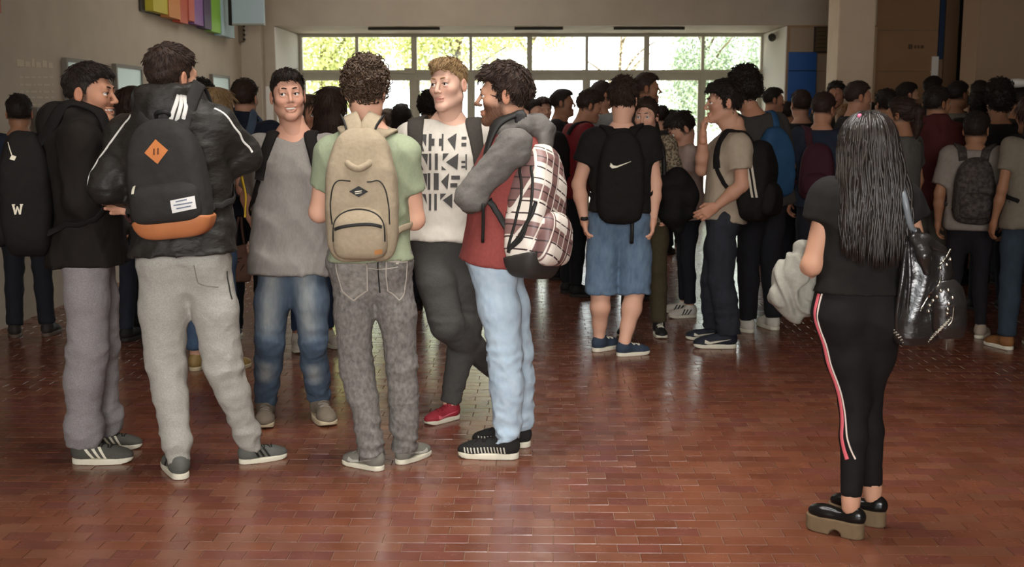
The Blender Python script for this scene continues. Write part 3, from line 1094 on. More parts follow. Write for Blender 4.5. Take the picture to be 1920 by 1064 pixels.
def gen_joints(base, Hh, phi, arms='down', fem=False, stance=1.0, twist=0, lean=0, feet_turn=12):
    s = Hh / 1.75
    f, r = face_dir(phi)
    f1, r1 = face_dir(phi + twist)
    P = lambda x, y, z: base + r * x * s + f * y * s + A(0, 0, z * s)
    P1 = lambda x, y, z: base + r1 * x * s + f1 * (y + lean) * s + A(0, 0, z * s)
    sw = .155 if fem else .182
    J = dict(pel=P(0, 0, .97), neck=P1(0, -.012, 1.485), s=s)
    for n_, sx in (('R', 1), ('L', -1)):
        J['sh' + n_] = P1(sx * sw, -.008, 1.42)
        J['hip' + n_] = P(sx * .085, 0, .93)
        J['kn' + n_] = P(sx * .095 * stance, .02, .50)
        a = arms if isinstance(arms, str) else arms[0 if n_ == 'R' else 1]
        e, w = dict(down=((sw + .055, -.03, 1.13), (sw + .06, .05, .885)), pocket=((sw + .09, -.07, 1.14), (.19, .05, .93)),
                    cross=((sw + .05, .07, 1.15), (-.06, .23, 1.19)), phone=((sw + .03, .05, 1.14), (.07, .26, 1.20)),
                    strap=((sw + .05, .03, 1.14), (sw - .04, .17, 1.30)), back=((sw + .06, -.09, 1.14), (.1, -.15, 1.0)),
                    mouth=((sw - .01, .14, 1.18), (.04, .17, 1.46)), hip=((sw + .16, -.02, 1.15), (.2, .04, 1.0)))[a]
        J['el' + n_] = P1(sx * e[0], e[1], e[2])
        J['wr' + n_] = P1(sx * w[0], w[1], w[2])
        ff, _ = face_dir(phi + sx * feet_turn)
        hl = P(sx * .10 * stance, -.07, 0)
        hl[2] = 0
        J['ft' + n_] = (hl, hl + ff * .275 * s)
    return J

TM = dict(t=[-.16, -.05, 0, .10, .22, .34, .42, .47, .51, .55], a=[.184, .184, .176, .165, .172, .186, .184, .150, .105, .075], b=[.142, .140, .128, .114, .118, .124, .112, .094, .076, .064],
          y=[-.01, -.012, -.008, .004, .008, .006, -.002, -.008, -.01, -.006])
TF = dict(t=[-.16, -.05, 0, .10, .22, .32, .42, .47, .51, .55], a=[.190, .186, .166, .138, .146, .158, .152, .124, .085, .062], b=[.142, .138, .116, .098, .108, .122, .098, .082, .066, .056],
          y=[-.012, -.014, -.008, .0, .012, .018, .0, -.008, -.01, -.006])

def torso_loft(s, J, fem, grow=0., wide=1., hem=-.12, top=.55, k=.03, belly=0.):
    T = TF if fem else TM
    sc = J['s']
    pel, nk = J['pel'], J['neck']
    w = nk - pel
    L = np.linalg.norm(w)
    kt = L / .52
    t = np.array(T['t']) * kt
    a = np.array(T['a']) * sc * wide + grow
    b = (np.array(T['b']) * sc + np.interp(T['t'], [-.1, .05, .25], [0, 1, 0]) * belly) * (1 + (wide - 1) * .7) + grow
    tt = np.unique(np.concatenate([[hem * kt], t[(t > hem * kt) & (t < top * kt)], [top * kt]]))
    s.loft(pel, w, J['hipR'] - J['hipL'], J['shR'] - J['shL'], tt, np.interp(tt, t, a), np.interp(tt, t, b), np.interp(tt, t, np.array(T['y'])) * sc, k=k)
    return w / L, L

def cloth_disp(seed, a, zf=.6, fr=6., ridge=1.0):
    n1, n2, n3 = snoise(seed, fr * .6, 5), snoise(seed + 1, fr * .8, 5), snoise(seed + 2, fr * 1.7, 5)
    def f(x, y, z):
        m = n1(x, y, z * zf)
        r1 = np.abs(n2(x + .2 * z, y, z * zf))
        r2 = np.abs(n3(x - .25 * z, y, z * zf))
        return a * (.55 * m + ridge * (np.minimum(r1, 1.2) - .5) * 1.0 + ridge * .45 * (np.minimum(r2, 1.0) - .4))
    return f

QH = [dict(top=.0088, skin=.0095, head=.0034, hand=.0044, leg=.0100, hair=.0068, tuft=1300),
      dict(top=.0165, skin=.0150, head=.0062, hand=.0070, leg=.0175, hair=.0095, tuft=650),
      dict(top=.0225, skin=.0200, head=.0088, hand=.0105, leg=.0250, hair=.0125, tuft=260)]

SHOE = {}
def shoe_meshes(kind):
    if kind in SHOE:
        return SHOE[kind]
    h = .0048
    s = S()
    zs = dict(platform=.068).get(kind, .022)
    if kind == 'platform':
        s.ell((0, .05, zs + .03), (.034, .05, .045), k=.02)
        s.ell((0, .20, zs + .018), (.044, .07, .036), k=.03)
        s.cap((0, .07, zs + .015), (0, .19, zs + .012), .034, .036, k=.02)
        s.ell((0, .10, zs + .09), (.03, .055, .052), k=.01, op='s')
    else:
        s.ell((0, .052, .058), (.037, .050, .052), k=.02)
        s.cap((0, .085, .058), (0, .19, .043), .040, .033, k=.03)
        s.ell((0, .212, .032), (.046, .066, .036), k=.03)
        s.cap((0, .062, .06), (0, .072, .098 if kind != 'boot' else .2), .041, .040, k=.025)
    s.fn(lambda X, Y, Z: Z - zs + 0 * X + 0 * Y, (-.1, -.05, -.1), (.1, .35, .03 + zs), .004, 's')
    up = s.build(h)
    s = S()
    def sole(X, Y, Z, top=zs + .006, bot=0.0):
        t = np.clip((Y - .045) / .185, 0, 1)
        r = .038 + .012 * np.sin(np.clip(t, 0, 1) * 2.4) 
        cx = .004 * np.sin(t * 3.1)
        d = np.sqrt((X - cx) ** 2 + (Y - .045 - t * .185) ** 2) - r
        lift = np.clip((Y - .2) / .08, 0, 1) ** 2 * .014
        return np.maximum(d, np.maximum(Z - top, bot + lift - Z))
    s.fn(sole, (-.06, -.01, -.002), (.06, .29, zs + .01), .004)
    if kind == 'platform':
        s.cap((-.08, .125, .0), (.08, .125, .0), .028, .028, k=.008, op='s')
    so = s.build(.0042)
    bv = bvh_of(*up)
    meu, mes = np_mesh('upper', *up), np_mesh('sole', *so)
    SHOE[kind] = (meu, mes, bv, {})
    return SHOE[kind]

def shoe_deco(kind, deco):
    meu, mes, bv, cache = shoe_meshes(kind)
    if deco in cache:
        return cache[deco]
    quads = []
    if deco == 'stripes':
        for k in range(3):
            y = .105 + k * .028
            quads.append([(y, .024), (y + .013, .024), (y + .013 - .034, .078), (y - .034, .078)])
    elif deco == 'swoosh':
        pts_lo = [(.235, .062), (.19, .050), (.14, .036), (.10, .030), (.075, .036)]
        pts_hi = [(.235, .063), (.19, .056), (.14, .048), (.108, .044), (.078, .056)]
        pts_lo = [(.285 - p[0], p[1]) for p in pts_lo]
        pts_hi = [(.285 - p[0], p[1]) for p in pts_hi]
        for i in range(4):
            quads.append([pts_lo[i], pts_lo[i + 1], pts_hi[i + 1], pts_hi[i]])
    elif deco == 'bands':
        for k in range(13):
            y = .06 + k * .0145
            quads.append([(y, .03), (y + .006, .03), (y + .011, .060 - k * .0008), (y + .005, .060 - k * .0008)])
    tmp = []
    for sx in (1, -1):
        o = decal('deco', bv, A(0, 0, 0), A(0, sx, 0), A(0, 0, 1), [[(q[0] * sx, q[1]) for q in qd][::sx] for qd in quads], None, None, off=.0022, step=.008)
        if o:
            tmp.append(o)
    cache[deco] = [o.data for o in tmp]
    for o in tmp:
        bpy.data.objects.remove(o)
    return cache[deco]

_LACE = {}
def lace_mesh():
    if 'm' not in _LACE:
        bv = shoe_meshes('sneaker')[2]
        P = []
        for k in range(5):
            y = .108 + k * .020
            row = []
            for u in np.linspace(-1, 1, 8):
                x = u * .024
                hit = bv.ray_cast(Vector((x, y + .006 * u * (1 if k % 2 else -1), .3)), Vector((0, 0, -1)), .5)
                row.append(np.array(hit[0]) + A(0, 0, .001) if hit[0] else A(x, y, .07))
            P.append(row)
        V, Q = sweep(np.array(P), np.full(8, .0034), 4)
        _LACE['m'] = np_mesh('laces', V, Q)
    return _LACE['m']

def put_shoes(root, J, base, sh):
    for n_ in 'RL':
        hl, to = J['ft' + n_]
        d = to - hl
        L = np.linalg.norm(d[:2])
        f = nrm(A(d[0], d[1], 0))
        r = A(f[1], -f[0], 0)
        Rm = np.stack([r, f, A(0, 0, 1)], 1)
        kind = sh.get('kind', 'sneaker')
        meu, mes, bv, _ = shoe_meshes(kind)
        sc = np.clip(L / .285, .8, 1.12)
        pz = hl.copy()
        pitch = J.get('pitch' + n_, 0)
        if pitch:
            a = R(pitch)
            Rm = Rm @ np.array([[1, 0, 0], [0, math.cos(a), math.sin(a)], [0, -math.sin(a), math.cos(a)]])
            pz = hl + A(0, 0, .285 * sc * math.sin(a))
        o = add_obj('shoe', meu, sh['upper'], root)
        o.matrix_local = mat4(Rm, pz - base, sc)
        so = add_obj('sole', mes, sh['sole'], o)
        if sh.get('laces'):
            add_obj('laces', lace_mesh(), sh['laces'], o)
        if sh.get('deco'):
            for dm in shoe_deco(kind, sh['deco']):
                add_obj('stripe' if sh['deco'] != 'swoosh' else 'side_mark', dm, sh['decomat'], o)
        if sh.get('label'):
            o['label'] = sh['label']

def ankle_of(J, n_):
    hl, to = J['ft' + n_]
    f = nrm(to - hl)
    p = hl + f * .058 + A(0, 0, .088 * max(.9, J['s']))
    if J.get('pitch' + n_):
        p = p + A(0, 0, .285 * math.sin(R(J['pitch' + n_])))
    if 'lift' in J:
        p = p + A(0, 0, J['lift'])
    return p

def person(label, J, head, skin, hair, top, bot, shoes, q=1, face=None, group=None, fem=False, hands=None, seed=0, arms_bare=None, extra_skin=None):
    """J joints in the world; head = dict(c, phi, pitch, roll, s)"""
    face = dict(face or {})
    face['fem'] = 1 if fem else 0
    qh = QH[q]
    base = (J['ftR'][0] + J['ftL'][0] + J['ftR'][1] + J['ftL'][1]) / 4
    base[2] = 0
    # into local coordinates
    K = {}
    for k_, v in J.items():
        if k_.startswith('ft'):
            K[k_] = (v[0] - base, v[1] - base)
        elif isinstance(v, np.ndarray):
            K[k_] = v - base
        else:
            K[k_] = v
    Jw, J = J, K
    sc = J['s']
    f0 = nrm(np.cross(A(0, 0, 1), J['shR'] - J['shL']))
    hs = head.get('s', 1.0)
    Rh = head_rot(head['phi'], head.get('pitch', 0), head.get('roll', 0))
    hc = head['c'] - base
    # ---- body
    parts = []
    nl = Rh.T @ (J['neck'] + A(0, 0, -.01) - hc) / hs
    if q == 2:
        key = ('H', q, tuple(sorted(face.items())))
        if key not in HAIR:
            HAIR[key] = head_mesh(qh['head'], A(0, -.03, -.19), face)
        V, Q, C = HAIR[key]
    else:
        V, Q, C = head_mesh(.0058 if face.get('back') else qh['head'], nl, face)
    parts.append((V @ Rh.T * hs + hc, Q, C))
    s = S()
    w, L = torso_loft(s, J, fem, grow=-.014, top=.54, hem=.18)
    s.cap(J['neck'] - w * .03, J['neck'] + w * .05, .06 * sc, .052 * sc, k=.03)
    V, Q = s.build(max(qh['skin'] * 1.1, .015))
    parts.append((V, Q, np.ones((len(V), 3))))
    s = S()
    ar = (.82 if fem else 1.0) * top.get('arm', 1.0)
    for n_ in 'RL':
        s.cap(J['neck'] * .6 + J['sh' + n_] * .4 - A(0, 0, .04), J['sh' + n_], .04 * sc * ar, .045 * sc * ar, k=.02)
        s.cap(J['sh' + n_], J['el' + n_], .050 * sc * ar, .042 * sc * ar, k=.03)
        e, wv = J['el' + n_], J['wr' + n_]
        m_ = e + (wv - e) * .35
        s.chain([e, m_, wv], [.041 * sc * ar, .043 * sc * ar, .027 * sc * ar], k=.02)
    V, Q = s.build(qh['skin'] if top.get('sleeve', 'short') == 'short' else .02)
    parts.append((V, Q, np.ones((len(V), 3))))
    hands = hands if hands is not None else {}
    for n_ in 'RL':
        hd = hands.get(n_, {})
        if hd is None:
            continue
        e, wv = J['el' + n_], J['wr' + n_]
        fw = nrm(wv - e)
        sx = 1 if n_ == 'R' else -1
        side = nrm(J['shR'] - J['shL']) * sx
        fwd = hd.get('fwd', fw)
        nml = hd.get('nml', -side)
        lat = hd.get('lat', f0)
        s = S()
        hand_sdf(s, wv, fwd, nml, lat, hd.get('curl', .45), sc * (.92 if fem else 1.0) * hd.get('s', 1), hd.get('thumb', .5))
        V, Q = s.build(qh['hand'])
        parts.append((V, Q, np.broadcast_to(A(1.0, .93, .9), (len(V), 3))))
    s = S()
    bare = bot.get('kind') == 'shorts'
    s.cap(J['pel'] - A(0, 0, .05), J['pel'] + w * .25, .085 * sc, .085 * sc, k=.03)
    for n_ in 'RL':
        an = ankle_of(J, n_)
        kn = J['kn' + n_]
        hp = J['hip' + n_]
        d = kn - an
        bk = -f0 * .012
        if bare:
            s.chain([hp, hp * .3 + kn * .7, kn, an + d * .68 + bk * 1.6, an + d * .3, an], [.07, .072, .060, .062, .045, .037], k=.02)
        else:
            s.chain([hp, kn, an + d * .35, an], [.055 * sc, .042 * sc, .04 * sc, .036 * sc], k=.02)
        s.cap(an, an - A(0, 0, .03), .037 * sc, .036 * sc, k=.01)
    V, Q = s.build(max(qh['skin'], .012) if bare or bot.get('ankle') else .028)
    parts.append((V, Q, np.ones((len(V), 3))))
    off = 0
    Vs, Qs, Cs = [], [], []
    for V, Q, C in parts:
        Vs.append(V); Qs.append(Q + off); Cs.append(C)
        off += len(V)
    me = np_mesh('person', np.vstack(Vs), np.vstack(Qs), np.vstack(Cs))
    root = add_obj('person', me, skin, None, base)
    props(root, label, 'person', group)
    out = dict(root=root, base=base, J=J, w=w, f=f0, Rh=Rh, hc=hc, hs=hs)
    HM = mat4(Rh, hc, hs)
    # ---- hair / hat
    if hair.get('style'):
        hm = hair_mesh(hair['style'], qh['hair'], int(qh['tuft'] * hair.get('dens', 1)), hair.get('seed', 1))
        o = add_obj('hair', hm, hair['mat'], root)
        o.matrix_local = HM
        if hair.get('label'): o['label'] = hair['label']
        out['hair'] = o
    # ---- face parts
    if face.get('eyes', q < 2):
        key = ('eye',)
        if key not in HAIR:
            V, Q = sphere_mesh('x', .0122, 14, 14)
            V = V[:, [0, 2, 1]] * A(1, 1, -1)
            mee = np_mesh('eye', V, Q)
            mee.materials.append(M('eye_white', 'e8e2da', .25))
            mee.materials.append(M('eye_iris', '2a1a10', .2))
            cy = V[Q].mean(1)[:, 1]
            mee.polygons.foreach_set('material_index', (cy > .0122 * .86).astype(np.int32))
            HAIR[key] = mee
        gz = face.get('gaze', 0)
        for sx in (-1, 1):
            o = bpy.data.objects.new('eye', HAIR[key])
            COL.objects.link(o)
            o.parent = root
            o.matrix_local = HM @ Matrix.Translation((sx * .031, .0812, .002)) @ Matrix.Rotation(R(-gz), 4, 'Z')
            bm_ = hair.get('brow', hair.get('mat'))
            eb = tube('eyebrow', [A(sx * .013, .0985, .0265), A(sx * .030, .096, .0305), A(sx * .047, .080, .0255)], [.003, .0036, .0016], bm_, root, 8, 6)
            eb.matrix_local = HM
            el_ = tube('eyelash', [A(sx * .0165, .0925, .0035), A(sx * .031, .0965, .0078), A(sx * .0455, .0865, .0025)], .0013, M('lash', '120c09', .6), root, 8, 5)
            el_.matrix_local = HM
        if face.get('smile'):
            V, Q = sphere_mesh('x', 1, 14, 8, (.026, .017, .0075))
            o = add_obj('teeth', np_mesh('teeth', V + A(0, .0825, -.0645), Q), M('teeth', 'e9e2d6', .3), root)
            o.matrix_local = HM
    # ---- trousers
    s = S()
    rt, rk, ra = [x * sc for x in bot.get('r', (.088, .066, .056))]
    ux = nrm(J['hipR'] - J['hipL'])
    uy = nrm(np.cross(A(0, 0, 1), ux))
    Rp = np.stack([ux, uy, A(0, 0, 1)], 1)
    pw = bot.get('pelvis', 1.0)
    s.ell(J['pel'] - A(0, 0, .045) * sc, A(.160 * pw, .108, .12) * sc, Rp, k=.04)
    s.loft(J['pel'], w, ux, ux, [-.06, .0, bot.get('rise', .07)], [.162 * pw * sc, .160 * pw * sc, .152 * pw * sc], [.112 * sc, .110 * sc, .104 * sc], k=.03)
    s.cap(J['hipR'] * .62 + J['hipL'] * .38 - A(0, 0, .105) * sc, J['hipL'] * .62 + J['hipR'] * .38 - A(0, 0, .105) * sc, .078 * sc, .078 * sc, k=.03)
    for n_ in 'RL':
        hp, kn, an = J['hip' + n_], J['kn' + n_], ankle_of(J, n_)
        s.ell(hp - uy * .035 * sc - A(0, 0, .02) * sc, A(.082, .086, .10) * sc * bot.get('butt', 1.0), Rp, k=.04)
        md = hp + (kn - hp) * .5
        s.chain([hp - A(0, 0, .03), md, kn], [rt, rt * .55 + rk * .45 + .002, rk], k=.035)
        if bare:
            continue
        end = an + (kn - an) * bot.get('up', .0) - A(0, 0, bot.get('drop', .0))
        calf = kn + (an - kn) * .35 - f0 * .006
        s.cap(kn, calf, rk, rk * .62 + ra * .42, k=.02)
        s.cap(calf, end, rk * .62 + ra * .42, ra, k=.02, flat=True)
        if bot.get('cuff'):
            c0 = an + (kn - an) * .14
            s.cap(c0, c0 + (c0 - an) * .2, ra * 1.28, ra * 1.3, k=.02)
    if bare:
        zc = bot['hemz']
        for n_ in 'RL':
            hp, kn = J['hip' + n_], J['kn' + n_]
            s.cap(hp, kn + (kn - hp) * .3, rt, rk * 1.12, k=.02)
        s.fn(lambda X, Y, Z: zc - Z + 0 * X + 0 * Y, (-2, -2, -2), (2, 2, 2), op='i')
    n1, n2, n3 = snoise(seed + 11, 5, 6), snoise(seed + 12, 4.2, 5), snoise(seed + 13, 9, 5)
    amp = bot.get('fold', .0035)
    ankz = .25
    def pdisp(x, y, z):
        wz = np.clip((.34 - z) / .2, 0, 1) + .7 * np.exp(-((z - J['knR'][2]) / .09) ** 2)
        r1 = np.abs(n2(x, y + .25 * x, z * 2.6))
        r2 = np.abs(n3(x, y, z * 1.6))
        return amp * (.7 * n1(x, y, z * .45) + wz * bot.get('scrunch', 1.0) * (1.5 * (np.minimum(r1, 1.1) - .5) + .7 * (np.minimum(r2, 1) - .4)) + .5 * (np.minimum(r2, 1) - .4))
    V, Q = s.build(qh['leg'], pdisp)
    C = np.ones((len(V), 3))
    fd = bot.get('fade')
    if fd is not None:
        fc, fa = A(*fd[:3]), fd[3]
        for n_ in 'RL':
            hp, kn, an = J['hip' + n_], J['kn' + n_], ankle_of(J, n_)
            for (p0, p1, wd) in ((hp, kn, .055), (kn * .8 + an * .2, an * .6 + kn * .4, .045)):
                u = p1 - p0
                t = np.clip(((V - p0) @ u) / (u @ u), 0, 1)
                dd = V - p0 - t[:, None] * u
                lat_ = dd @ ux
                fr_ = np.clip((dd @ uy) / .05, -1, 1) if fd[4] else np.clip((-dd @ uy) / .05, -1, 1)
                wg = np.exp(-(lat_ / (wd * .75)) ** 2) * np.clip(fr_, 0, 1) * np.clip(np.sin(np.clip((V - p0) @ u / (u @ u), 0, 1) * math.pi) * 1.4, 0, 1) * (np.linalg.norm(dd, axis=1) < .14)
                C = C * (1 + (fc - 1) * (fa * wg)[:, None])
    o = add_obj('trousers' if not bare else 'shorts', np_mesh('trousers', V, Q, C), bot['mat'], root)
    if bot.get('label'): o['label'] = bot['label']
    out['bot'] = o
    out['bot_bvh'] = bvh_of(V, Q) if q < 2 else None
    # ---- top
    hem = -top.get('hem', .12)
    gr = top.get('grow', .008)
    wd_ = top.get('wide', 1.0)
    s = S()
    ktop = top.get('collar', .505)
    torso_loft(s, J, fem, grow=gr, wide=wd_, hem=hem, top=ktop, belly=top.get('belly', 0))
    sl = {}
    up = A(0, 0, 1.)
    for n_ in 'RL':
        sh, el, wr = J['sh' + n_], J['el' + n_], J['wr' + n_]
        mid = J['neck'] - w * .075 * sc + (sh - J['neck']) * .25
        s.cap(mid, sh, .044 * sc + gr, .046 * sc + gr * .7, k=.045)
        ss = S() if top.get('sleeve_mat') else s
        slr = top.get('slr', .012) + (.050 if not fem else .042) * sc
        kind = top.get('sleeve', 'short')
        if kind == 'short':
            fr = top.get('slen', .58)
            ss.cap(sh, sh + (el - sh) * fr, slr, slr + .006, k=.045, flat=True)
        elif kind == 'long':
            sr2 = slr * .92
            if ss is not s:
                ss.cap(mid + (sh - mid) * .35 + f0 * 0, sh, .052 * sc + gr + .004, slr + .003, k=.04)
            ss.cap(sh, el, slr + (.003 if ss is not s else 0), sr2, k=.045)
            ss.cap(el, el + (wr - el) * .5, sr2, sr2 * .92, k=.03)
            ss.cap(el + (wr - el) * .5, wr + (wr - el) * .04, sr2 * .92, slr * .66, k=.02, flat=True)
        if ss is not s:
            sl[n_] = ss
    if top.get('hood'):
        hr = top['hood'] * sc
        nk = J['neck']
        sdv = nrm(J['shR'] - J['shL'])
        pts = [nk + f0 * .085 + sdv * .035 - up * .06, nk + f0 * .06 + sdv * .085 - up * .0, nk - f0 * .03 + sdv * .095 + up * .025, nk - f0 * .095 + sdv * .05 + up * .02, nk - f0 * .115 + up * .0,
               nk - f0 * .095 - sdv * .05 + up * .02, nk - f0 * .03 - sdv * .095 + up * .025, nk + f0 * .06 - sdv * .085, nk + f0 * .085 - sdv * .035 - up * .06]
        hs_ = S() if top.get('sleeve_mat') else s
        rr = [.03, .038, .042, .048, .052, .048, .042, .038, .03]
        hs_.chain(pts, [x * hr / .05 for x in rr], k=.03)
        hs_.ell(nk - f0 * .115 - up * .055, (A(.12, .05, .07) if top.get('bighood', 1) else A(.08, .03, .04)) * sc, np.stack([sdv, f0, up], 1), k=.04)
        if hs_ is not s:
            sl['hood'] = hs_
    else:
        nr_ = top.get('neckr', (.072, .070, .055))
        s.ell(J['neck'] + w * .035 + f0 * top.get('neckf', .016), A(*nr_) * sc, np.stack([nrm(J['shR'] - J['shL']), f0, w], 1), k=.008, op='s')
    if top.get('hi_collar'):
        s.loft(J['neck'], w, J['shR'] - J['shL'], J['shR'] - J['shL'], [-.03, .02, .06], [.085 * sc, .075 * sc, .070 * sc], [.080 * sc, .074 * sc, .070 * sc], k=.02)
    V, Q = s.build(qh['top'], cloth_disp(seed + 3, top.get('fold', .004), top.get('zf', .6), top.get('ffr', 6)))
    C = np.ones((len(V), 3))
    o = add_obj(top.get('name', 't_shirt'), np_mesh('top', V, Q, C), top['mat'], root)
    if top.get('label'): o['label'] = top['label']
    out['top'] = o
    Vb, Qb = [V], [Q]
    offv = len(V)
    for n_, ss in sl.items():
        V, Q = ss.build(qh['top'], cloth_disp(seed + 4, top.get('fold', .004) * 1.3, 1.6, 9))
        so = add_obj('hood' if n_ == 'hood' else 'sleeve', np_mesh('sleeve', V, Q, np.ones((len(V), 3))), top['sleeve_mat'], o)
        Vb.append(V); Qb.append(Q + offv)
        offv += len(V)
    out['top_V'], out['top_Q'] = np.vstack(Vb), np.vstack(Qb)
    out['bvh'] = bvh_of(out['top_V'], out['top_Q']) if (q < 2 or top.get('bvh')) else None
    put_shoes(root, J, A(0, 0, 0), shoes)
    return out

# ------------------------------------------------------------------ backpacks
def pack_sdf(w, h, d, ntop=2.6, nbot=4.5, taper=.88):
    def f(X, Y, Z):
        zc = Z + h / 2
        n = np.where(zc > 0, ntop, nbot)
        a = (w / 2) * np.interp(Z, [-h, 0], [1.0, taper])
        q = (np.abs(X / a) ** n + np.abs(zc / (h / 2)) ** n) ** (1 / n)
        d1 = (q - 1) * min(w, h) / 2
        yy = Y - d / 2
        bulge = d / 2 * (1 - .18 * (zc / (h / 2)) ** 2 - .12 * (X / (w / 2)) ** 2) * np.interp(Z, [-h, -.3 * h, 0], [1, 1, .72])
        d2 = np.abs(yy) - bulge
        k = .05
        hh = np.maximum(k - np.abs(d1 - d2), 0)
        return np.maximum(d1, d2) + hh * hh * .25 / k
    return f

def backpack(P, label, w=.30, h=.45, d=.15, mat=None, strapmat=None, drop=.02, out=.012, sides='RL', pocket=True, q=1, roll=0, shift=0, group=None,
             bottom=None, pocketmat=None, seed=0, dz=0, yaw=0, tilt=0, straps=True, strapw=.055, lower=True, ret=False, fold=.003, sf=None):
    J, f0, w_, base = P['J'], P['f'], P['w'], P['base']
    rgt = nrm(J['shR'] - J['shL'])
    up = nrm(w_ + A(0, 0, .5))
    if tilt:
        up = nrm(up + f0 * math.tan(R(tilt)))
    yv = -f0
    if yaw:
        a = R(yaw)
        yv = yv * math.cos(a) + rgt * math.sin(a)
    xv = nrm(np.cross(yv, up))          # local x
    if roll:
        a = R(roll)
        xv, up = xv * math.cos(a) + up * math.sin(a), up * math.cos(a) - xv * math.sin(a)
    up = nrm(np.cross(xv, yv))
    yv = nrm(np.cross(up, xv))
    # back plane: start at the back of the torso
    org = (J['shR'] + J['shL']) / 2 - f0 * (.105 * J['s'] + out) + A(0, 0, .03 - drop) + rgt * shift
    Rm = np.stack([xv, yv, up], 1)
    hq = (.0085, .012, .016)[q]
    root = empty('backpack', base + org, label, 'backpack', group)
    root.matrix_world = mat4(Rm, base + org)
    s = S()
    s.fn(pack_sdf(w, h, d), (-w / 2 - .02, -.02, -h - .01), (w / 2 + .02, d + .02, .02), .02)
    V, Q = s.build(hq, cloth_disp(seed + 40, fold, 1.0, 7))
    body = add_obj('body', np_mesh('body', V, Q), mat, root)
    bv = bvh_of(V, Q)
    res = dict(root=root, body=body, bvh=bv, Rm=Rm, org=org)
    VV, QQ = [V], [Q]
    if pocket:
        pw, ph, pd = w * .82, h * .42, d * .55
        s = S()
        pf = pack_sdf(pw, ph, pd, 3.2, 4.5, .95)
        oy, oz = d * .72, -h * .50
        s.fn(lambda X, Y, Z: pf(X, Y - oy, Z - oz), (-pw / 2 - .02, oy - .02, oz - ph - .01), (pw / 2 + .02, oy + pd + .02, oz + .02), .02)
        V2, Q2 = s.build(hq, cloth_disp(seed + 41, fold * .7, 1.0, 8))
        po_ = add_obj('front_pocket', np_mesh('front_pocket', V2, Q2), pocketmat or mat, root)
        res['pocket'] = po_
        res['pbvh'] = bvh_of(V2, Q2)
    if straps:
        inv = Rm.T
        tb = P['bvh']
        sm = strapmat or mat
        for n_ in sides:
            sx = 1 if n_ == 'R' else -1
            sh = J['sh' + n_]
            nk = J['neck']
            p_top = org + up * (-.03) + rgt * sx * .06 - yv * .0
            q_ = (sf or {}).get(n_, .55)
            p1 = nk * (1 - q_) + sh * q_ + A(0, 0, .10) - f0 * .03
            p2 = nk * (.97 - q_) + sh * (q_ + .03) + A(0, 0, .06) + f0 * .09
            p3 = sh * min(q_ + .3, .95) + nk * (1 - min(q_ + .3, .95)) - A(0, 0, .16) + f0 * .12
            p4 = sh * .9 + J['pel'] * .1 - A(0, 0, .24) + f0 * .05 + rgt * sx * .02
            p5 = org - up * h * .8 + rgt * sx * w * .42 + yv * .03
            if tb is None:
                pts = catmull([p_top, p1, p2, p3], 16)
                Nn = np.stack([p - (J['pel'] + w_ * .35) for p in pts])
            else:
                pts = catmull([p_top, p1, p2, p3], 22)
                Nn = np.zeros_like(pts)
                for i in range(len(pts)):
                    hit = tb.find_nearest(Vector(pts[i]))
                    pts[i] = np.array(hit[0]) + np.array(hit[1]) * .010
                    Nn[i] = hit[1]
                for _ in range(3):
                    pts[1:-1] = (pts[:-2] + 2 * pts[1:-1] + pts[2:]) / 4
                    Nn[1:-1] = (Nn[:-2] + Nn[1:-1] + Nn[2:]) / 3
            st = flat_ribbon('strap', (pts - org) @ Rm, Nn @ Rm, [strapw, strapw, strapw, strapw * .8], sm, root, .007)
            if lower and tb is not None:
                pts = catmull([pts[-1], p4, p5], 16)
                Nn = np.zeros_like(pts)
                for i in range(len(pts)):
                    hit = tb.find_nearest(Vector(pts[i]))
                    Nn[i] = hit[1]
                    if i < 13:
                        dd = np.dot(pts[i] - np.array(hit[0]), np.array(hit[1]))
                        if dd < .012:
                            pts[i] = np.array(hit[0]) + np.array(hit[1]) * .012
                flat_ribbon('strap_webbing', (pts - org) @ Rm, Nn @ Rm, .026, sm, root, .003)
    return res
# ================================================================== FOREGROUND PEOPLE
def skin_m(name, c):
    return M('skin_' + name, c, .6, None, attr=True, bump=.03, bs=250)
sk_tan, sk_light, sk_mid, sk_dark = skin_m('tan', 'ad7c61'), skin_m('light', 'cf9f86'), skin_m('mid', 'ba8b71'), skin_m('dark', '93684d')
hr_black = M('hair_black', '17110e', .65, '2a201a', 90., .4, spec=.22)
hr_brown = M('hair_brown', '35261c', .55, '53402f', 90., .4, spec=.35)
hr_dkbrown = M('hair_dark_brown', '221814', .65, '3a2a20', 90., .4, spec=.22)
hr_blond = M('hair_blond', '6e4c2e', .5, '9a7248', 80., .5)
hr_lblond = M('hair_light_brown', '6a5138', .5, '9c8058', 70., .6)
hr_grey = M('hair_grey', '4a433c', .6, '6a6259', 90., .5)
hr_red = M('hair_chestnut', '2a1710', .5, '40241a', 60., .5)
c_white = M('white_rubber', 'd8d2bf', .6, 'cbc4ae', 30., .5)
c_black = M('black_fabric', '151312', .85, '1b1816', 40., .5, bump=.3, bs=22, spec=.15)
c_blackr = M('black_rubber', '1a1917', .6)

def pj(Y0):
    return lambda px, py, dy=0.: at(px, py, Y0 + dy)
def foot(a, b):
    return (gnd(*a), gnd(*b))
def marl(name, c1, c2, sc=220., rough=.95):
    return M(name, c1, rough, c2, sc, .35, bump=.75, bs=17, attr=True)

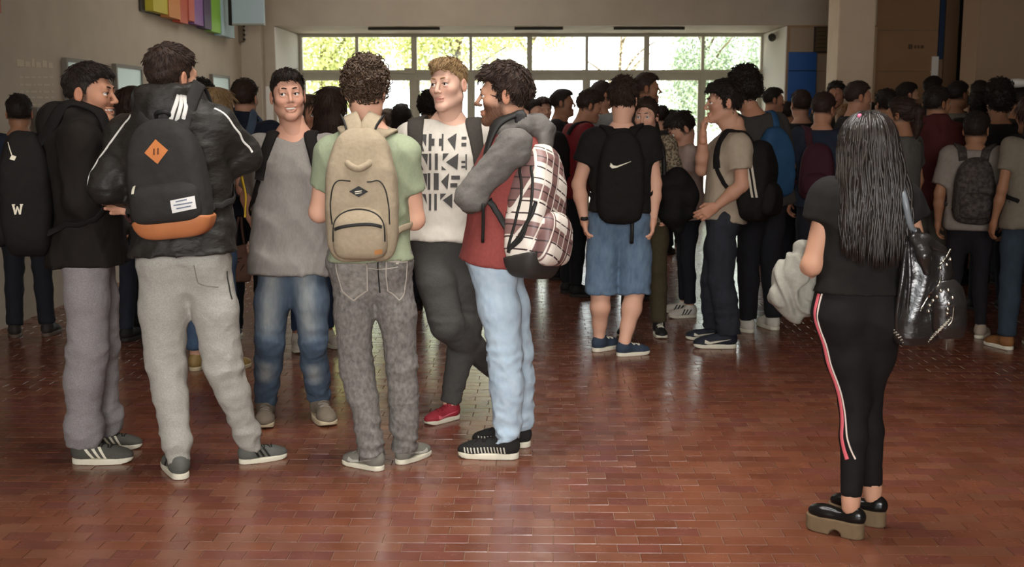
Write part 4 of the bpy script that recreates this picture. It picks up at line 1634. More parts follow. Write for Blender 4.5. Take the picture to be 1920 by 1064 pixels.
# ---- 1. man in black hoodie, light grey tracksuit bottoms, far left
fr, fl = foot((133, 869), (254, 866)), foot((172, 843), (254, 840))
Y0 = (fr[0][1] + fl[0][1]) / 2
p = pj(Y0)
J = dict(s=1.0, ftR=fr, ftL=fl, pel=p(168, 450), neck=p(150, 224, .0), shR=p(148, 262, -.185), shL=p(158, 256, .17), elR=p(152, 378, -.19), wrR=p(200, 440, -.06),
         elL=p(170, 378, .25), wrL=p(232, 440, .12), hipR=p(160, 462, -.09), hipL=p(172, 460, .09), knR=p(165, 655, -.11), knL=p(186, 650, .08))
c_hood = M('hoodie_black', '191512', .85, '211c18', 14., .5, bump=.8, bs=13, stretch=(1, 1, .7), spec=.15)
P1 = person('smiling man in profile in a black hoodie and pale grey tracksuit bottoms, far left', J,
            dict(c=p(168, 176, -.02), phi=96, pitch=2, roll=0, s=1.0), sk_tan, dict(style='fade', mat=hr_black), 
            dict(name='hoodie', mat=c_hood, sleeve='long', hood=.052, hem=.105, grow=.022, wide=1.05, slr=.022, fold=.006, label='black hooded jacket'),
            dict(mat=marl('sweat_lilac_grey', '8c8688', '77726f'), r=(.098, .084, .068), fold=.005, cuff=True, up=-.02, butt=.86, pelvis=.94, label='loose grey tracksuit bottoms'),
            dict(upper=M('shoe_grey_dark', '4a4741', .8), sole=c_white, deco='stripes', decomat=c_white, laces=c_blackr), q=0, face=dict(smile=1, scalp=.8), hands={'R': None, 'L': None}, seed=10)
B1 = backpack(P1, 'black backpack with a pale W mark on the man in the black hoodie', .34, .52, .22, c_black, c_black, drop=-.0, out=.01, q=0, seed=1, tilt=-9, sides='R')
def local_quads(polys, sx, sy, ox, oy):
    return [[((x - ox) * sx, (y - oy) * sy) for x, y in q] for q in polys]
c_cream = M('print_cream', 'cfc6b0', .7)
# W mark on its flank that faces the camera
Wm = [[(0, 10), (2, 10), (3.5, 0), (2, 0)], [(2, 0), (3.5, 0), (5.3, 8), (4.2, 8)], [(4.2, 8), (5.3, 8), (7.5, 0), (6, 0)], [(6, 0), (7.5, 0), (9.5, 10), (7.5, 10)], [(0, 10), (3, 10), (3, 9), (0, 9)], [(7, 10), (9.8, 10), (9.8, 9), (7, 9)]]
Rm = B1['Rm']
camx = nrm(Rm.T @ A(1, 0, 0)); camz = nrm(Rm.T @ A(0, 0, 1))
o_w = Rm.T @ (at(57, 398, Y0 - .12) - P1['base'] - B1['org'])
decal('logo_mark', B1['bvh'], o_w - nrm(np.cross(camx, camz)) * -.15, camx, camz, local_quads(Wm, .0042, .0042, 5, 0), c_cream, B1['root'], off=.003, step=.01)
o_w = Rm.T @ (at(40, 290, Y0 - .12) - P1['base'] - B1['org'])
decal('zip_pull', B1['bvh'], o_w, camx, camz, [[(-.004, -.016), (.014, -.022), (.02, -.006), (.002, 0)], [(-.022, .05), (-.019, .051), (.004, 0), (0, 0)]], c_cream, B1['root'], off=.004, step=.02)

# ---- 2. man with black and tan backpack, pale grey joggers, back turned
fl, fr = foot((343, 902), (316, 870)), foot((446, 871), (530, 858))
Y0 = gnd(380, 884)[1]
p = pj(Y0)
J = dict(s=1.02, ftR=fr, ftL=fl, pel=p(345, 462), neck=p(322, 192, .02), shL=p(233, 252, .03), shR=p(408, 236, .0), elL=p(200, 352, -.03), wrL=p(262, 372, .22), elR=p(458, 292, .10), wrR=p(268, 386, .10),
         hipL=p(305, 478, .0), hipR=p(388, 478, .0), knL=p(312, 680, .0), knR=p(420, 684, .02))
c_bomber = M('bomber_black', '211e1b', .56, '2b2723', 10., .5, bump=.7, bs=22, stretch=(1, 1, 1.8))
P2 = person('man with hands folded, back turned, in a glossy black hooded jacket and pale grey joggers', J,
            dict(c=p(322, 146, .03), phi=30, pitch=2, roll=2, s=1.04), sk_mid, dict(style='short', mat=hr_dkbrown),
            dict(name='jacket', mat=c_bomber, sleeve='long', hood=.05, hem=.03, grow=.026, wide=1.06, slr=.024, fold=.0055, zf=1.3, label='glossy black hooded jacket'),
            dict(mat=marl('sweat_pale_grey', 'a9a69c', '94918a'), r=(.098, .078, .044), fold=.006, cuff=True, up=-.02, drop=.02, butt=1.03, pelvis=1.06, label='pale grey marl joggers'),
            dict(upper=M('shoe_grey', '5d5d58', .8, '52524d', 30., .5), sole=c_white, deco='stripes', decomat=c_blackr, laces=c_blackr), q=0,
            hands={'R': dict(fwd=A(-1, -.35, .03), nml=A(0, -1, 0), lat=A(0, 0, 1), curl=.25), 'L': None}, face=dict(scalp=.75, back=1), seed=20)
tb = P2['bvh']
base = P2['base']
# stripes on hood and white piping on the sleeves
cw = M('stripe_white', 'd5d2cb', .6)
for k in range(3):
    a, b = at(335 + k * 10, 178, Y0 - .12) - base, at(317 + k * 12, 236, Y0 - .16) - base
    ribbon('stripe', tb, [a, (a + b) / 2, b], .016, cw, P2['top'], off=.003, thick=.002, n=14)
ribbon('piping', tb, [at(x, y, Y0 + d) - base for x, y, d in ((272, 222, -.05), (232, 243, -.05), (203, 280, -.05), (180, 320, -.04), (173, 362, -.03))], .009, cw, P2['top'], off=.002, thick=.002, n=26)
ribbon('piping', tb, [at(x, y, Y0 + d) - base for x, y, d in ((402, 206, -.05), (435, 228, -.05), (468, 258, -.03), (487, 288, -.0))], .009, cw, P2['top'], off=.002, thick=.002, n=22)
sd = M('seam_dark', '3a3833', .9)
ribbon('pocket_slit', P2['bot_bvh'], [at(x, y, Y0 - .05) - base for x, y in ((430, 510), (440, 535), (447, 560))], .008, sd, P2['bot'], off=.001, thick=.001, n=10)
ribbon('pocket_seam', P2['bot_bvh'], [at(x, y, Y0 - .15) - base for x, y in ((360, 500), (361, 545))], .004, M('seam_grey', '77756e', .9), P2['bot'], off=.001, thick=.001, n=8)
ribbon('pocket_seam', P2['bot_bvh'], [at(x, y, Y0 - .15) - base for x, y in ((361, 545), (395, 552), (425, 548))], .004, M('seam_grey', '77756e', .9), P2['bot'], off=.001, thick=.001, n=10)
c_pack2 = M('pack_charcoal', '2a2826', .8, '312f2d', 30., .5, bump=.35, bs=24, spec=.2)
c_tan = M('tan_leather', 'a9673f', .5, 'b5744a', 14., .5)
B2 = backpack(P2, 'charcoal backpack with tan leather base and a tan diamond patch', .325, .455, .16, c_pack2, c_pack2, drop=-.012, out=.012, q=0, seed=2, roll=-4, shift=.035, pocket=True, fold=.002)
lx, lz = A(-1, 0, 0), A(0, 0, 1)
br = B2['root']
# leather base: a second, slightly larger shell over the lowest part
s = S()
pf = pack_sdf(.325, .455, .16)
s.fn(lambda X, Y, Z: pf(X, Y, Z) - .009, (-.19, -.02, -.48), (.19, .20, -.28), .01)
s.fn(lambda X, Y, Z: np.maximum(Z + .372 + .02 * (X / .17) ** 2 + 0 * Y, -.58 - Z), (-1, -1, -1), (1, 1, 1), op='i')
V, Q = s.build(.007)
lb_ = add_obj('leather_base', np_mesh('leather_base', V, Q), c_tan, br)
bpy.data.objects.remove(B2['pocket'])
s = S()
pf2 = pack_sdf(.285, .17, .12, 4.0, 5.0, .97)
s.fn(lambda X, Y, Z: pf2(X, Y - .075, Z + .235), (-.17, .06, -.42), (.17, .21, -.22), .02)
V, Q = s.build(.007)
pk = add_obj('front_pocket', np_mesh('front_pocket', V, Q), c_pack2, br)
pb = bvh_of(V, Q)
decal('diamond_patch', B2['bvh'], A(0, .2, -.125), lx, lz, [[(0, -.047), (.047, 0), (0, .047), (-.047, 0)]], M('tan_patch', 'c0743f', .5), br, off=.004)
for u in (-.012, .004):
    decal('patch_slot', B2['bvh'], A(0, .2, -.125), lx, lz, [[(u, -.012), (u + .006, -.012), (u + .008, .012), (u + .002, .012)]], M('patch_slot', '5e3620', .6), br, off=.006)
decal('label_patch', pb, A(-.085, .3, -.335), lx, lz, [[(-.043, -.028), (.043, -.02), (.043, .028), (-.043, .02)]], M('label_white', 'dad8d4', .6), br, off=.004)
for (u0, u1, v) in ((-.022, .018, .011), (-.032, .034, -.002), (-.024, .028, -.015)):
    decal('label_script', pb, A(-.085, .3, -.335), lx, lz, [[(u0, v), (u1, v + .004), (u1, v + .009), (u0, v + .005)]], M('label_ink', '6c7484', .7), br, off=.006)
decal('zip_pull', pb, A(.105, .3, -.265), lx, lz, [[(-.006, -.014), (.006, -.014), (.006, .014), (-.006, .014)]], c_white, br, off=.008)
decal('zip_line', pb, A(0, .3, -.258), lx, lz, [[(-.11, -.002), (.12, .002), (.12, .006), (-.11, .002)]], c_blackr, br, off=.003)
tube('handle', [A(.03, .03, .0), A(.02, .05, .025), A(-.02, .05, .025), A(-.03, .03, 0)], .009, c_blackr, br, 12)

# ---- 3. smiling man, grey T-shirt and faded jeans
fr, fl = foot((500, 780), (495, 808)), foot((594, 776), (620, 803))
Y0 = gnd(550, 795)[1]
p = pj(Y0)
J = dict(s=1.0, ftR=fr, ftL=fl, pel=p(546, 470), neck=p(550, 246, .03), shR=p(488, 276, .03), shL=p(614, 280, .04), elR=p(468, 372, .13), wrR=p(492, 452, .16), elL=p(636, 380, .06), wrL=p(610, 470, .0),
         hipR=p(520, 487), hipL=p(576, 487), knR=p(506, 640, -.04), knL=p(587, 645, -.04))
c_greyt = M('tee_grey', '837d77', .92, '79736d', 160., .4, bump=.75, bs=13, stretch=(1, 1, .3))
c_jean = M('jeans_faded', '374556', .9, '4a5765', 60., .7, bump=.6, bs=24, attr=True, stretch=(1, 1, .3))
P3 = person('smiling man in a grey T-shirt, faded blue jeans and grey suede trainers', J,
            dict(c=p(540, 180, .02), phi=163, pitch=-3, roll=3, s=.98), skin_m('warm', 'c2917a'), dict(style='fade', mat=hr_black),
            dict(name='t_shirt', mat=c_greyt, sleeve='short', hem=.105, grow=.014, wide=1.0, slr=.014, slen=.75, fold=.0085, zf=.45, neckr=(.088, .10, .095), neckf=.045, label='plain grey T-shirt'),
            dict(mat=c_jean, r=(.088, .070, .057), fold=.006, up=-.0, fade=(4.6, 3.3, 2.2, .75, True), label='faded blue jeans'),
            dict(upper=M('suede_grey', '75695a', .9, '6a5f52', 40., .5), sole=M('sole_pale', 'b5a588', .7), laces=M('lace_grey', '80756a', .8)), q=0,
            face=dict(smile=1, scalp=.85, gaze=25), hands={'R': None, 'L': None}, seed=30)
B3 = backpack(P3, 'black backpack with yellow lining on the smiling man in grey', .30, .46, .16, c_black, c_black, drop=.04, q=1, seed=3, strapw=.06)
o = ribbon('yellow_lining', bvh_of(P3['top_V'], P3['top_Q']), [at(466, 325, Y0 - .0) - P3['base'], at(467, 365, Y0 - .02) - P3['base'], at(472, 408, Y0 - .02) - P3['base']], .02, M('yellow_lining', 'c9a52a', .7), None, off=.03, n=12)
o.parent = B3['root']; o.matrix_parent_inverse = B3['root'].matrix_world.inverted() @ Matrix.Translation(P3['base'])

# ---- 4. man with beige backpack, sage T-shirt and acid-washed grey jeans
fl, fr = foot((720, 884), (644, 868)), foot((744, 873), (801, 851))
Y0 = gnd(705, 872)[1]
p = pj(Y0)
J = dict(s=1.0, ftR=fr, ftL=fl, pel=p(694, 465), neck=p(690, 240, .02), shL=p(618, 287, .0), shR=p(761, 286, .0), elL=p(599, 398, .05), wrL=p(648, 388, .26), elR=p(777, 412, .05), wrR=p(690, 404, .19),
         hipL=p(656, 485, .0), hipR=p(734, 485, .0), knL=p(668, 690, .0), knR=p(757, 688, .03))
c_sage = M('tee_sage', '8f977c', .92, '858d73', 120., .5, bump=.6, bs=15, stretch=(1, 1, .5))
c_acid = M('jeans_acid_grey', '46433f', .92, '8d8882', 52., .75, bump=.6, bs=26, attr=True, stretch=(1.2, 1.2, .8))
P4 = person('curly haired man seen from behind in a sage T-shirt and acid-washed grey jeans', J,
            dict(c=p(686, 172, .02), phi=8, pitch=4, roll=0, s=1.0), sk_light, dict(style='curly', mat=hr_brown, seed=4),
            dict(name='t_shirt', mat=c_sage, sleeve='short', hem=.05, grow=.010, wide=.93, slr=.008, slen=.56, fold=.007, arm=1.03, label='sage green T-shirt'),
            dict(mat=c_acid, r=(.086, .068, .055), fold=.006, scrunch=1.3, up=-.0, drop=.035, butt=1.02, label='acid-washed dark grey jeans'),
            dict(upper=M('shoe_taupe', '77746b', .85, '6b685f', 40., .5), sole=c_white, deco='swoosh', decomat=M('swoosh_pale', 'a9a69b', .7), laces=M('lace_grey', '80756a', .8)), q=0, face=dict(scalp=.7, back=1), 
            hands={'R': dict(fwd=A(-1, -.2, -.1), nml=A(0, -1, 0), lat=A(0, 0, 1), curl=.35), 'L': None}, seed=40)
base = P4['base']
c_seam = M('acid_pocket', '5d5954', .92, '96918a', 50., .6, bump=.2, bs=160)
sv = A(0, -1, 0)
for cx in (648, 742):
    o_p = at(cx, 545, Y0 - .3) - base
    wq = .058
    decal('back_pocket', P4['bot_bvh'], o_p, A(1, 0, 0), A(0, 0, 1), [[(-wq, -.04), (wq, -.04), (wq, .09), (-wq, .09)], [(-wq, -.04), (0, -.075), (0, -.04), (-wq * .5, -.04)], [(0, -.075), (wq, -.04), (wq * .5, -.04), (0, -.04)]], c_seam, P4['bot'], off=.0035, step=.014)
    for (u0, v0, u1, v1) in ((-wq, .085, -wq, -.04), (wq, .085, wq, -.04), (-wq, -.04, 0, -.075), (wq, -.04, 0, -.075)):
        ribbon('pocket_stitch', P4['bot_bvh'], [o_p + A(u0, .2, v0), o_p + A((u0 + u1) / 2, .2, (v0 + v1) / 2), o_p + A(u1, .2, v1)], .006, M('stitch_pale', 'a39b90', .9), P4['bot'], off=.005, thick=.0015, n=8)
    ribbon('pocket_hem', P4['bot_bvh'], [o_p + A(-wq, .2, .088), o_p + A(0, .2, .088), o_p + A(wq, .2, .088)], .009, M('stitch_pale', 'a39b90', .9), P4['bot'], off=.005, thick=.0015, n=10)
o_p = at(698, 530, Y0 - .3) - base
decal('centre_seam', P4['bot_bvh'], o_p, A(1, 0, 0), A(0, 0, 1), [[(-.003, -.075), (.003, -.075), (.003, .09), (-.003, .09)]], M('seam_black', '242120', .9), P4['bot'], off=.002)
for (x0_, y0_, x1_, y1_) in ((-.165, .062, -.08, .04), (-.08, .04, 0, .03), (0, .03, .08, .04), (.08, .04, .16, .062)):
    decal('yoke_seam', P4['bot_bvh'], o_p, A(1, 0, 0), A(0, 0, 1), [[(x0_, y0_ - .004), (x1_, y1_ - .004), (x1_, y1_), (x0_, y0_)]], M('stitch_pale', 'a39b90', .9), P4['bot'], off=.002)
for cx in (640, 700, 755):
    ribbon('belt_loop', P4['bot_bvh'], [at(cx, 478, Y0 - .16) - base, at(cx, 494, Y0 - .16) - base], .014, M('stitch_pale', 'a39b90', .9), P4['bot'], off=.003, thick=.002, n=5)
c_beige = M('canvas_beige', '9c8d76', .9, '8f816b', 60., .5, bump=.3, bs=40)
B4 = backpack(P4, 'beige canvas backpack with a small black diamond patch', .30, .54, .16, c_beige, c_beige, drop=-.082, out=.012, q=0, seed=4, pocket=True, strapw=.065, fold=.003)
br = B4['root']
bpy.data.objects.remove(B4['pocket'])
s = S()
pf2 = pack_sdf(.22, .215, .12, 2.6, 4.5, .96)
s.fn(lambda X, Y, Z: pf2(X, Y - .085, Z + .31), (-.14, .06, -.545), (.14, .23, -.295), .02)
V, Q = s.build(.007)
add_obj('front_pocket', np_mesh('front_pocket', V, Q), c_beige, br)
pb = bvh_of(V, Q)
ribbon('zip', pb, [A(.10, .2, -.40), A(.04, .2, -.386), A(-.04, .2, -.38), A(-.1, .2, -.39)][::-1], .013, c_blackr, br, off=.003, thick=.002)
ribbon('pocket_piping', pb, [A(-.1, .18, -.45), A(-.09, .18, -.355), A(0, .18, -.315), A(.09, .18, -.355), A(.1, .18, -.45)], .005, c_blackr, br, off=.002, thick=.003)
decal('diamond_patch', B4['bvh'], A(0, .3, -.255), lx, lz, [[(0, -.022), (.038, 0), (0, .022), (-.038, 0)]], c_blackr, br, off=.004)
decal('patch_mark', B4['bvh'], A(0, .3, -.255), lx, lz, [[(-.016, -.003), (.012, .001), (.014, .005), (-.014, .001)], [(-.014, -.010), (.012, -.006), (.013, -.003), (-.013, -.007)]], c_cream, br, off=.006)
decal('maker_tab', pb, A(-.075, .3, -.49), lx, lz, [[(-.014, -.01), (.014, -.006), (.014, .012), (-.014, .008)]], M('tab_orange', 'b07a4a', .6), br, off=.003)
for sx in (-1, 1):
    ribbon('panel_piping', B4['bvh'], [A(sx * .03, .2, -.215), A(sx * .09, .2, -.215), A(sx * .125, .2, -.28), A(sx * .135, .2, -.39)], .005, c_blackr, br, off=.001, thick=.003)
tube('handle', [A(.035, .11, -.13), A(.042, .15, -.145), A(0, .17, -.165), A(-.042, .15, -.145), A(-.035, .11, -.13)], .014, c_beige, br, 16)
for sx in (-1, 1):   # yoke where the straps meet the bag
    flat_ribbon('strap_yoke', catmull([A(sx * .02, .075, -.06), A(sx * .03, .055, -.0), A(sx * .055, .0, .045)], 10), A(0, 1, .25), [.06, .066, .066], c_beige, br, .006)
    flat_ribbon('strap_edge', catmull([A(sx * .05, .085, -.055), A(sx * .062, .062, .0), A(sx * .088, .006, .045)], 10), A(0, 1, .25), .008, c_blackr, br, .008)

# ---- 5. fair man in the printed white T-shirt, legs crossed
fl = foot((861, 783), (804, 797))
fr = foot((958, 748), (985, 768))
Y0 = gnd(840, 793)[1]
p = pj(Y0)
J = dict(s=1.02, ftR=fr, ftL=fl, pel=p(832, 425), neck=p(843, 222, .03), shR=p(770, 258, .0), shL=p(906, 254, .03), elR=p(758, 350, .06), wrR=p(790, 432, .08), elL=p(924, 350, .06), wrL=p(890, 432, .1),
         hipR=p(800, 448), hipL=p(860, 446, .02), knR=p(838, 610, -.11), knL=p(876, 608, .06))
c_teew = M('tee_white', 'c6beb2', .9, 'bdb5a9', 60., .5, bump=.5, bs=14, stretch=(1, 1, .6))
c_char = M('sweat_charcoal', '4b4946', .95, '42403d', 160., .5, bump=.6, bs=16, attr=True)
P5 = person('fair haired man in a white T-shirt with bold dark lettering, charcoal joggers and red trainers', J,
            dict(c=p(841, 160, -.01), phi=205, pitch=0, roll=3, s=1.0), skin_m('fair', 'cfa590'), dict(style='quiff', mat=hr_lblond, brow=hr_blond),
            dict(name='t_shirt', mat=c_teew, sleeve='short', hem=.07, grow=.010, wide=1.0, slr=.014, fold=.0055, neckr=(.09, .092, .085), neckf=.03, label='white T-shirt printed with four rows of lettering'),
            dict(mat=c_char, r=(.092, .076, .048), fold=.0045, up=.0, label='charcoal joggers'),
            dict(upper=M('shoe_red', '8a2530', .7, '9a2f38', 40., .5), sole=c_white, deco='swoosh', decomat=M('swoosh_red', 'c9606a', .6), laces=M('lace_red', '7c2029', .8), label='red running trainer'), q=0,
            face=dict(open=1, scalp=.35, gaze=5), hands={'R': None, 'L': None}, seed=50)
B5 = backpack(P5, 'backpack with wide dark straps on the man in the white lettered T-shirt', .28, .42, .14, M('strap_dark', '35302b', .85, '3d3832', 60., .5), None, drop=.04, q=1, seed=5, strapw=.075, lower=False, sf={'R': .84, 'L': .66})
blk = M('print_charcoal', '3d3a38', .8, '4a4745', 200., .5)
def qd(x0, y0, x1, y1):
    return [(x0, y1), (x1, y1), (x1, y0), (x0, y0)]
rows = [
    [[(115, 145), (170, 145), (168, 250)], [(108, 150), (155, 285), (120, 285)], qd(190, 140, 215, 280), qd(215, 180, 240, 240), qd(298, 140, 312, 280), qd(275, 180, 298, 240), [(345, 185), (420, 135), (410, 278)], qd(462, 165, 503, 188), qd(462, 215, 503, 245)],
    [[(130, 305), (185, 305), (182, 400)], [(120, 380), (150, 440), (128, 440)], qd(195, 303, 215, 440), qd(245, 303, 270, 440), [(310, 303), (360, 303), (308, 365)], [(335, 375), (438, 303), (430, 440)], [(300, 405), (340, 440), (300, 440)], qd(462, 365, 495, 385), qd(462, 405, 495, 425), qd(496, 310, 508, 440)],
    [[(145, 470), (180, 470), (178, 590)], [(122, 470), (152, 605), (132, 605)], qd(184, 465, 207, 605), qd(235, 465, 278, 605), [(297, 535), (362, 465), (350, 605)], qd(380, 487, 450, 520), qd(372, 550, 430, 585)],
    [[(138, 640), (168, 640), (182, 725)], [(112, 745), (140, 665), (136, 720)], qd(195, 637, 215, 775), qd(240, 637, 262, 775), [(290, 635), (340, 635), (290, 690)], [(310, 690), (390, 635), (388, 760)]]]
px2 = lambda x, y: (x / 4.433 + 760, y / 4.433 + 220)
oc = at(832, 320, Y0 - .3) - P5['base']
for row in rows:
    quads = []
    for poly in row:
        pts = [at(*px2(x, y), Y0 - .13) - P5['base'] - oc for x, y in poly]
        uv = [(q[0], q[2]) for q in pts]
        if len(uv) == 3: uv.append(uv[-1])
        # counter-clockwise order
        ar_ = sum(uv[i][0] * uv[(i + 1) % 4][1] - uv[(i + 1) % 4][0] * uv[i][1] for i in range(4))
        if ar_ < 0: uv = uv[::-1]
        quads.append(uv)
    decal('printed_lettering', P5['bvh'], oc, A(1, 0, 0), A(0, 0, 1), quads, blk, P5['top'], off=.002, step=.012)

# ---- 6. bearded man in raglan hoodie and pale jeans, arms folded
fl, fr = foot((976, 860), (855, 856)), foot((998, 838), (882, 834))
Y0 = (gnd(930, 858)[1] + gnd(950, 836)[1]) / 2
p = pj(Y0)
J = dict(s=1.0, ftR=fr, ftL=fl, pel=p(928, 470), neck=p(966, 242, .01), shL=p(962, 278, -.18), shR=p(950, 270, .18), elL=p(884, 368, -.20), wrL=p(905, 384, .02), elR=p(886, 372, .18), wrR=p(884, 372, -.10),
         hipL=p(926, 488, -.09), hipR=p(934, 488, .09), knL=p(944, 665, -.09), knR=p(968, 660, .08))
c_mar = M('hoodie_maroon', '85403b', .92, '783834', 120., .5, bump=.7, bs=14, stretch=(1, 1, .5))
c_hgrey = M('hoodie_grey', '5b5753', .92, '66625d', 160., .5, bump=.7, bs=16)
c_pale = M('jeans_pale', '9aafc0', .9, 'b3c2cd', 30., .6, bump=.7, bs=17, attr=True, stretch=(1, 1, .7))
P6 = person('bearded man in profile with folded arms, maroon hoodie with grey sleeves and pale jeans', J,
            dict(c=p(946, 180, .0), phi=-88, pitch=2, roll=0, s=1.03), sk_mid, dict(style='thick', mat=hr_dkbrown, seed=6),
            dict(name='hoodie', mat=c_mar, sleeve_mat=c_hgrey, sleeve='long', hood=.048, hem=.055, grow=.020, wide=1.02, slr=.018, fold=.006, label='maroon hoodie with grey sleeves and hood'),
            dict(mat=c_pale, r=(.092, .074, .062), fold=.007, scrunch=1.1, up=-.02, butt=.9, label='pale blue jeans'),
            dict(upper=M('shoe_knit_black', '22211f', .85), sole=c_white, deco='bands', decomat=M('knit_white', 'bdb9ab', .7), laces=M('lace_black', '1c1b1a', .8)), q=0,
            face=dict(beard=.92, nose=1.15, scalp=.8), hands={'L': None, 'R': dict(fwd=A(.9, -.75, -.1), nml=A(.3, .9, -.2), lat=A(0, 0, 1), curl=.35)}, seed=60)
c_plaid = bpy.data.materials.new('plaid_nylon')
c_plaid.use_nodes = True
_n, _l = c_plaid.node_tree.nodes, c_plaid.node_tree.links
_tc = _n.new('ShaderNodeTexCoord')
_b = _n['Principled BSDF']
_b.inputs['Roughness'].default_value = .5
def _wave(axis, sc, ph, lo, hi):
    w_ = _n.new('ShaderNodeTexWave')
    w_.bands_direction = axis
    w_.inputs['Scale'].default_value = sc
    w_.inputs['Distortion'].default_value = .6
    w_.inputs['Phase Offset'].default_value = ph
    mp = _n.new('ShaderNodeMapping')
    mp.inputs['Rotation'].default_value = (0, R(18), R(20))
    _l.new(_tc.outputs['Object'], mp.inputs[0])
    _l.new(mp.outputs[0], w_.inputs[0])
    r_ = _n.new('ShaderNodeMapRange')
    r_.inputs[1].default_value, r_.inputs[2].default_value = lo, hi
    _l.new(w_.outputs[1], r_.inputs[0])
    return r_.outputs[0]
def _mix(a, b_, f_, mode='MIX'):
    m_ = _n.new('ShaderNodeMix')
    m_.data_type = 'RGBA'
    m_.blend_type = mode
    if isinstance(f_, float): m_.inputs[0].default_value = f_
    else: _l.new(f_, m_.inputs[0])
    for i_, v in ((6, a), (7, b_)):
        if isinstance(v, tuple): m_.inputs[i_].default_value = v
        else: _l.new(v, m_.inputs[i_])
    return m_.outputs[2]
x1 = _mix((*lin('d3c9bd'), 1), (*lin('7d5f5a'), 1), _wave('Z', 2.1, 0, .62, .68))
x2 = _mix(x1, (*lin('6e514d'), 1), _wave('X', 2.4, 1.2, .72, .78))
x3 = _mix(x2, (*lin('3b2c2c'), 1), _wave('Z', 6.5, .6, .95, .97))
x4 = _mix(x3, (*lin('c9bfb4'), 1), _wave('X', 7.5, .3, .94, .96))
_l.new(x4, _b.inputs['Base Color'])
B6 = backpack(P6, 'brown and white plaid backpack on the bearded man with folded arms', .28, .55, .19, c_plaid, c_blackr, drop=.02, out=-.055, q=0, seed=6, tilt=-6, yaw=-36, shift=-.06, sides='L', pocket=True, pocketmat=c_plaid)
s = S()
pf = pack_sdf(.28, .55, .19)
s.fn(lambda X, Y, Z: pf(X, Y, Z) - .008, (-.18, -.02, -.57), (.18, .26, -.42), .01)
s.fn(lambda X, Y, Z: np.maximum(Z + .465 - .25 * (Y - .1), -.6 - Z) + 0 * X, (-1, -1, -1), (1, 1, 1), op='i')
V, Q = s.build(.008)
add_obj('dark_base', np_mesh('dark_base', V, Q), M('pack_base_dark', '2e2b28', .6), B6['root'])
for (xs, zz) in ((.1, 0), (.12, .03)):
    ribbon('zip', B6['bvh'], [A(.2, .05 + zz * 2, -.06), A(.2, .09 + zz * 2, -.2), A(.2, .07 + zz * 2, -.36), A(.2, .03 + zz, -.46)], .012, c_blackr, B6['root'], off=.002, thick=.003)
ribbon('strap_side', B6['bvh'], [A(.2, .2, -.24), A(.2, .12, -.36), A(.2, .04, -.48)], .016, c_blackr, B6['root'], off=.004, thick=.003)
tube('drawcord', [at(906, 382, Y0 - .29) - P6['base'], at(906, 420, Y0 - .26) - P6['base'], at(905, 455, Y0 - .24) - P6['base']], .007, c_blackr, P6['top'], 8, 6)

# ---- 7. woman with long black hair walking away
fl, fr = foot((1622, 1013), (1536, 993)), foot((1663, 990), (1590, 975))
Y0 = gnd(1615, 1000)[1]
p = pj(Y0)
J = dict(s=.88, ftR=fr, ftL=fl, lift=.058, pel=p(1610, 560), neck=p(1622, 345, .01), shL=p(1556, 372, .0), shR=p(1692, 376, .0), elL=p(1524, 496, .0), wrL=p(1490, 524, .18), elR=p(1722, 480, .0), wrR=p(1712, 560, -.02),
         hipL=p(1577, 582), hipR=p(1648, 582), knL=p(1602, 755, .0), knR=p(1625, 748, .07))
c_btee = M('tee_black', '181615', .9, '1f1d1b', 30., .5, bump=.4, bs=16, spec=.15)
c_leg = M('leggings_black', '151313', .8, '1b1918', 20., .5, bump=.25, bs=20, attr=True, spec=.15)
P7 = person('woman walking away in black T-shirt, black trousers and platform shoes, long black hair', J,
            dict(c=p(1624, 286, .03), phi=-6, pitch=4, roll=0, s=.94), sk_mid, dict(style='long', mat=hr_black, dens=0, seed=7),
            dict(name='t_shirt', mat=c_btee, sleeve='short', hem=-.03, grow=.008, wide=1.10, slr=.034, slen=.36, fold=.004, arm=1.2, label='plain black T-shirt'),
            dict(mat=c_leg, r=(.098, .061, .041), fold=.002, scrunch=.5, up=.03, rise=.13, pelvis=1.08, butt=1.1, ankle=1, label='black trousers with a coral side stripe'),
            dict(kind='platform', upper=M('patent_black', '141312', .18), sole=M('platform_tan', '6e5a42', .8, '63513b', 30., .5), label='black patent shoe with thick tan platform'), q=0, fem=True, hands={'R': None, 'L': None}, seed=70, face=dict(ears=0, back=1))
base = P7['base']
sp_ = ((1540, 552), (1535, 600), (1541, 650), (1557, 710), (1574, 765), (1586, 815), (1597, 858))
ribbon('side_stripe', P7['bot_bvh'], [at(x, y, Y0 - .03) - base for x, y in sp_], .015, M('stripe_coral', 'd0606a', .7), P7['bot'], off=.002, thick=.002, n=40)
ribbon('stripe_edge', P7['bot_bvh'], [at(x + 5, y, Y0 - .045) - base for x, y in sp_], .006, M('stripe_pale', 'd5c3b8', .7), P7['bot'], off=.002, thick=.002, n=40)
